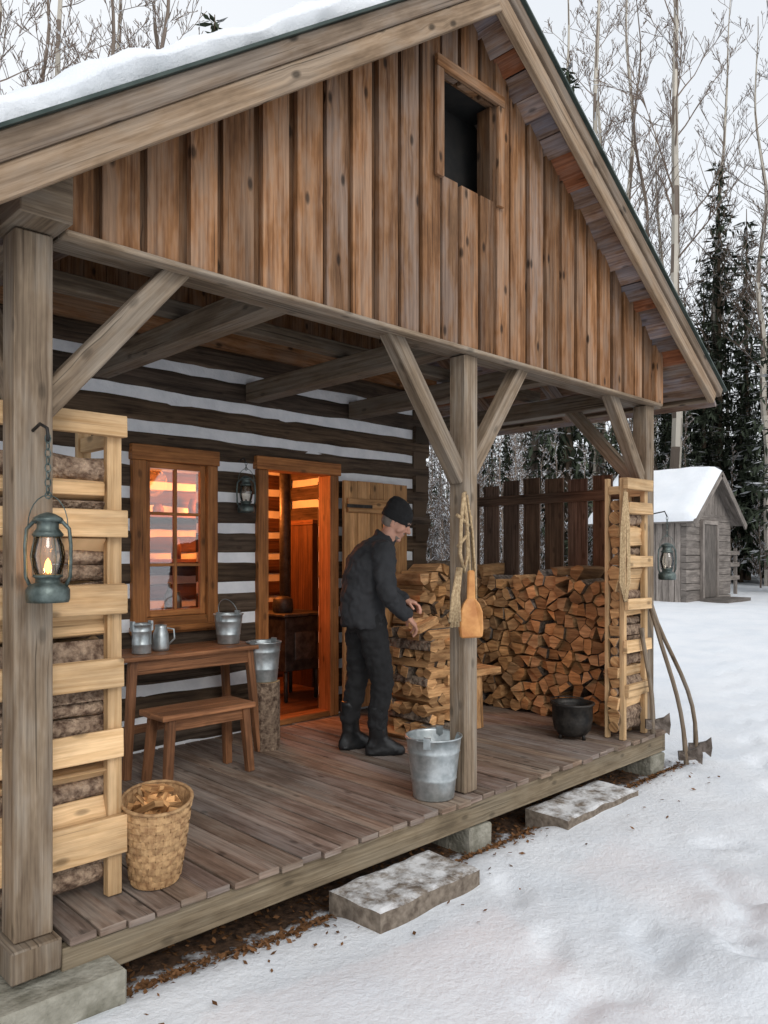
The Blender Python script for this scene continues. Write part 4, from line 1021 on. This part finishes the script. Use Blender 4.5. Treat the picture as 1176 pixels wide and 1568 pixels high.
for sg in (-1, 1):
    org('eye', [cap(hp(.084, sg * .031, .012), hp(.0841, sg * .0312, .012), .0095, .0095)], 0, M_eye)
    org('eyebrow', [cap(hp(.097, sg * .016, .036), hp(.088, sg * .046, .036), .005, .004)], 0, M_hair)
org('hair', [('loft', [hr(-.022, -.05, .055, .062), hr(-.02, -.03, .078, .073), hr(-.018, .01, .086, .080), hr(-.012, .03, .088, .080)])], .006, M_hair, 2, .006, .015)
org('beard', [('loft', [hr(.036, -.121, .03, .024), hr(.031, -.108, .053, .042), hr(.022, -.085, .068, .056), hr(.01, -.072, .07, .058)]), cap(hp(.09, -.02, -.043), hp(.09, .02, -.043), .007, .007)], .005, M_hair, 2, .004, .012)
org('knit_beanie', [('loft', [hr(-.010, .008, .092, .080), hr(-.010, .014, .109, .092), hr(-.008, .060, .111, .095), hr(-.008, .068, .107, .091), hr(-.014, .10, .104, .089), hr(-.024, .135, .086, .075), hr(-.036, .162, .056, .05), hr(-.042, .172, .025, .022)])], .006, M_hat, 3, .007, .025)
def hand(nm, W, d, up, side):
    W = V(W); d = V(d).normalized(); up = (V(up) - d * V(up).dot(d)).normalized(); s = d.cross(up).normalized() * side
    P = lambda a, q, z: tuple(W + d * a + s * q + up * z)
    pr = [cap(P(-.03, 0, 0), P(.02, 0, 0), .028, .028), cap(P(.015, -.022, 0), P(.08, -.03, 0), .017, .014), cap(P(.015, 0, .002), P(.085, -.008, .002), .018, .014), cap(P(.015, .012, 0), P(.082, .014, 0), .018, .014), cap(P(.015, .024, 0), P(.074, .032, -.002), .016, .013)]
    for q, L, w in ((-.034, .062, .0092), (-.011, .072, .0096), (.012, .067, .0094), (.034, .052, .0086)):
        a = .083 - abs(q) * .12; x1, z1 = a + L * .48, -.010; x2, z2 = a + L * .78, -.034; x3, z3 = a + L * .86, -.058
        pr += [cap(P(a - .01, q * .95, 0), P(x1, q * 1.15, z1), w * 1.08, w), cap(P(x1, q * 1.15, z1), P(x2, q * 1.2, z2), w, w * .92), cap(P(x2, q * 1.2, z2), P(x3, q * 1.2, z3), w * .92, w * .8)]
    pr += [cap(P(.012, -.022, -.006), P(.05, -.052, -.022), .015, .012), cap(P(.05, -.052, -.022), P(.082, -.058, -.045), .0115, .009)]
    org(nm, pr, .0035, M_skin, 2)
hand('hand_right', (.165, -.220, .952), (.62, .18, -.62), (.5, -.25, .7), 1)
hand('hand_left', (.262, .15, 1.045), (.85, -.25, -.3), (.25, .0, .95), -1)
man.location = (.24, 1.01, FZ + .003); man.rotation_euler = (0, 0, math.radians(-28)); man.scale = (1.02, 1.02, 1.005)
b = MB(); wedge(b, (.45, .81, 1.172), (.80, .95, 1.212), .09, .08, T(1.5), 0, 0); wedge(b, (.58, .98, 1.19), (.98, 1.1, 1.185), .09, .08, T(1.4), 0, 0); b.build('split_log', [M_split], None, .003)

# ------------------------------------------------------------------ world, sun, camera
w = bpy.data.worlds.new('World'); bpy.context.scene.world = w; w.use_nodes = True; nt = w.node_tree
for n in list(nt.nodes): nt.nodes.remove(n)
sky = nt.nodes.new('ShaderNodeTexSky'); sky.sky_type = 'NISHITA'; sky.sun_disc = False; sky.sun_elevation = math.radians(33); sky.sun_rotation = math.radians(201); sky.dust_density = 3
hs = nt.nodes.new('ShaderNodeHueSaturation'); hs.inputs['Saturation'].default_value = .25; nt.links.new(sky.outputs[0], hs.inputs['Color'])
b1 = nt.nodes.new('ShaderNodeBackground'); b1.inputs[1].default_value = .05; nt.links.new(hs.outputs[0], b1.inputs[0])
tc = nt.nodes.new('ShaderNodeTexCoord'); cn = nt.nodes.new('ShaderNodeTexNoise'); cn.inputs['Scale'].default_value = 1.6; cn.inputs['Detail'].default_value = 3; nt.links.new(tc.outputs['Generated'], cn.inputs[0])
cr = nt.nodes.new('ShaderNodeValToRGB'); cr.color_ramp.elements[0].position = .3; cr.color_ramp.elements[0].color = (.82, .86, .91, 1); cr.color_ramp.elements[1].position = .7; cr.color_ramp.elements[1].color = (.93, .955, .98, 1); nt.links.new(cn.outputs[0], cr.inputs[0])
b2 = nt.nodes.new('ShaderNodeBackground'); b2.inputs[1].default_value = .90; nt.links.new(cr.outputs[0], b2.inputs[0])
ad = nt.nodes.new('ShaderNodeAddShader'); nt.links.new(b1.outputs[0], ad.inputs[0]); nt.links.new(b2.outputs[0], ad.inputs[1])
wo = nt.nodes.new('ShaderNodeOutputWorld'); nt.links.new(ad.outputs[0], wo.inputs[0])
sl = bpy.data.lights.new('sun', 'SUN'); sl.energy = .75; sl.angle = math.radians(20); sl.color = (1, .97, .93); so = bpy.data.objects.new('sun', sl)
so.rotation_euler = V((.35, .9, -.62)).to_track_quat('-Z', 'Y').to_euler(); bpy.context.scene.collection.objects.link(so)
cd = bpy.data.cameras.new('camera'); cam = bpy.data.objects.new('camera', cd); bpy.context.scene.collection.objects.link(cam)
cam.location = (-3.49, -2.89, 1.72); cam.rotation_euler = (math.radians(90), 0, math.radians(-44.43))
cd.lens = 27; cd.sensor_width = 36; cd.shift_y = .039; cd.clip_end = 1500; cd.clip_start = .05
sc = bpy.context.scene; sc.camera = cam; sc.view_settings.view_transform = 'Standard'; sc.view_settings.look = 'None'; sc.view_settings.exposure = 0
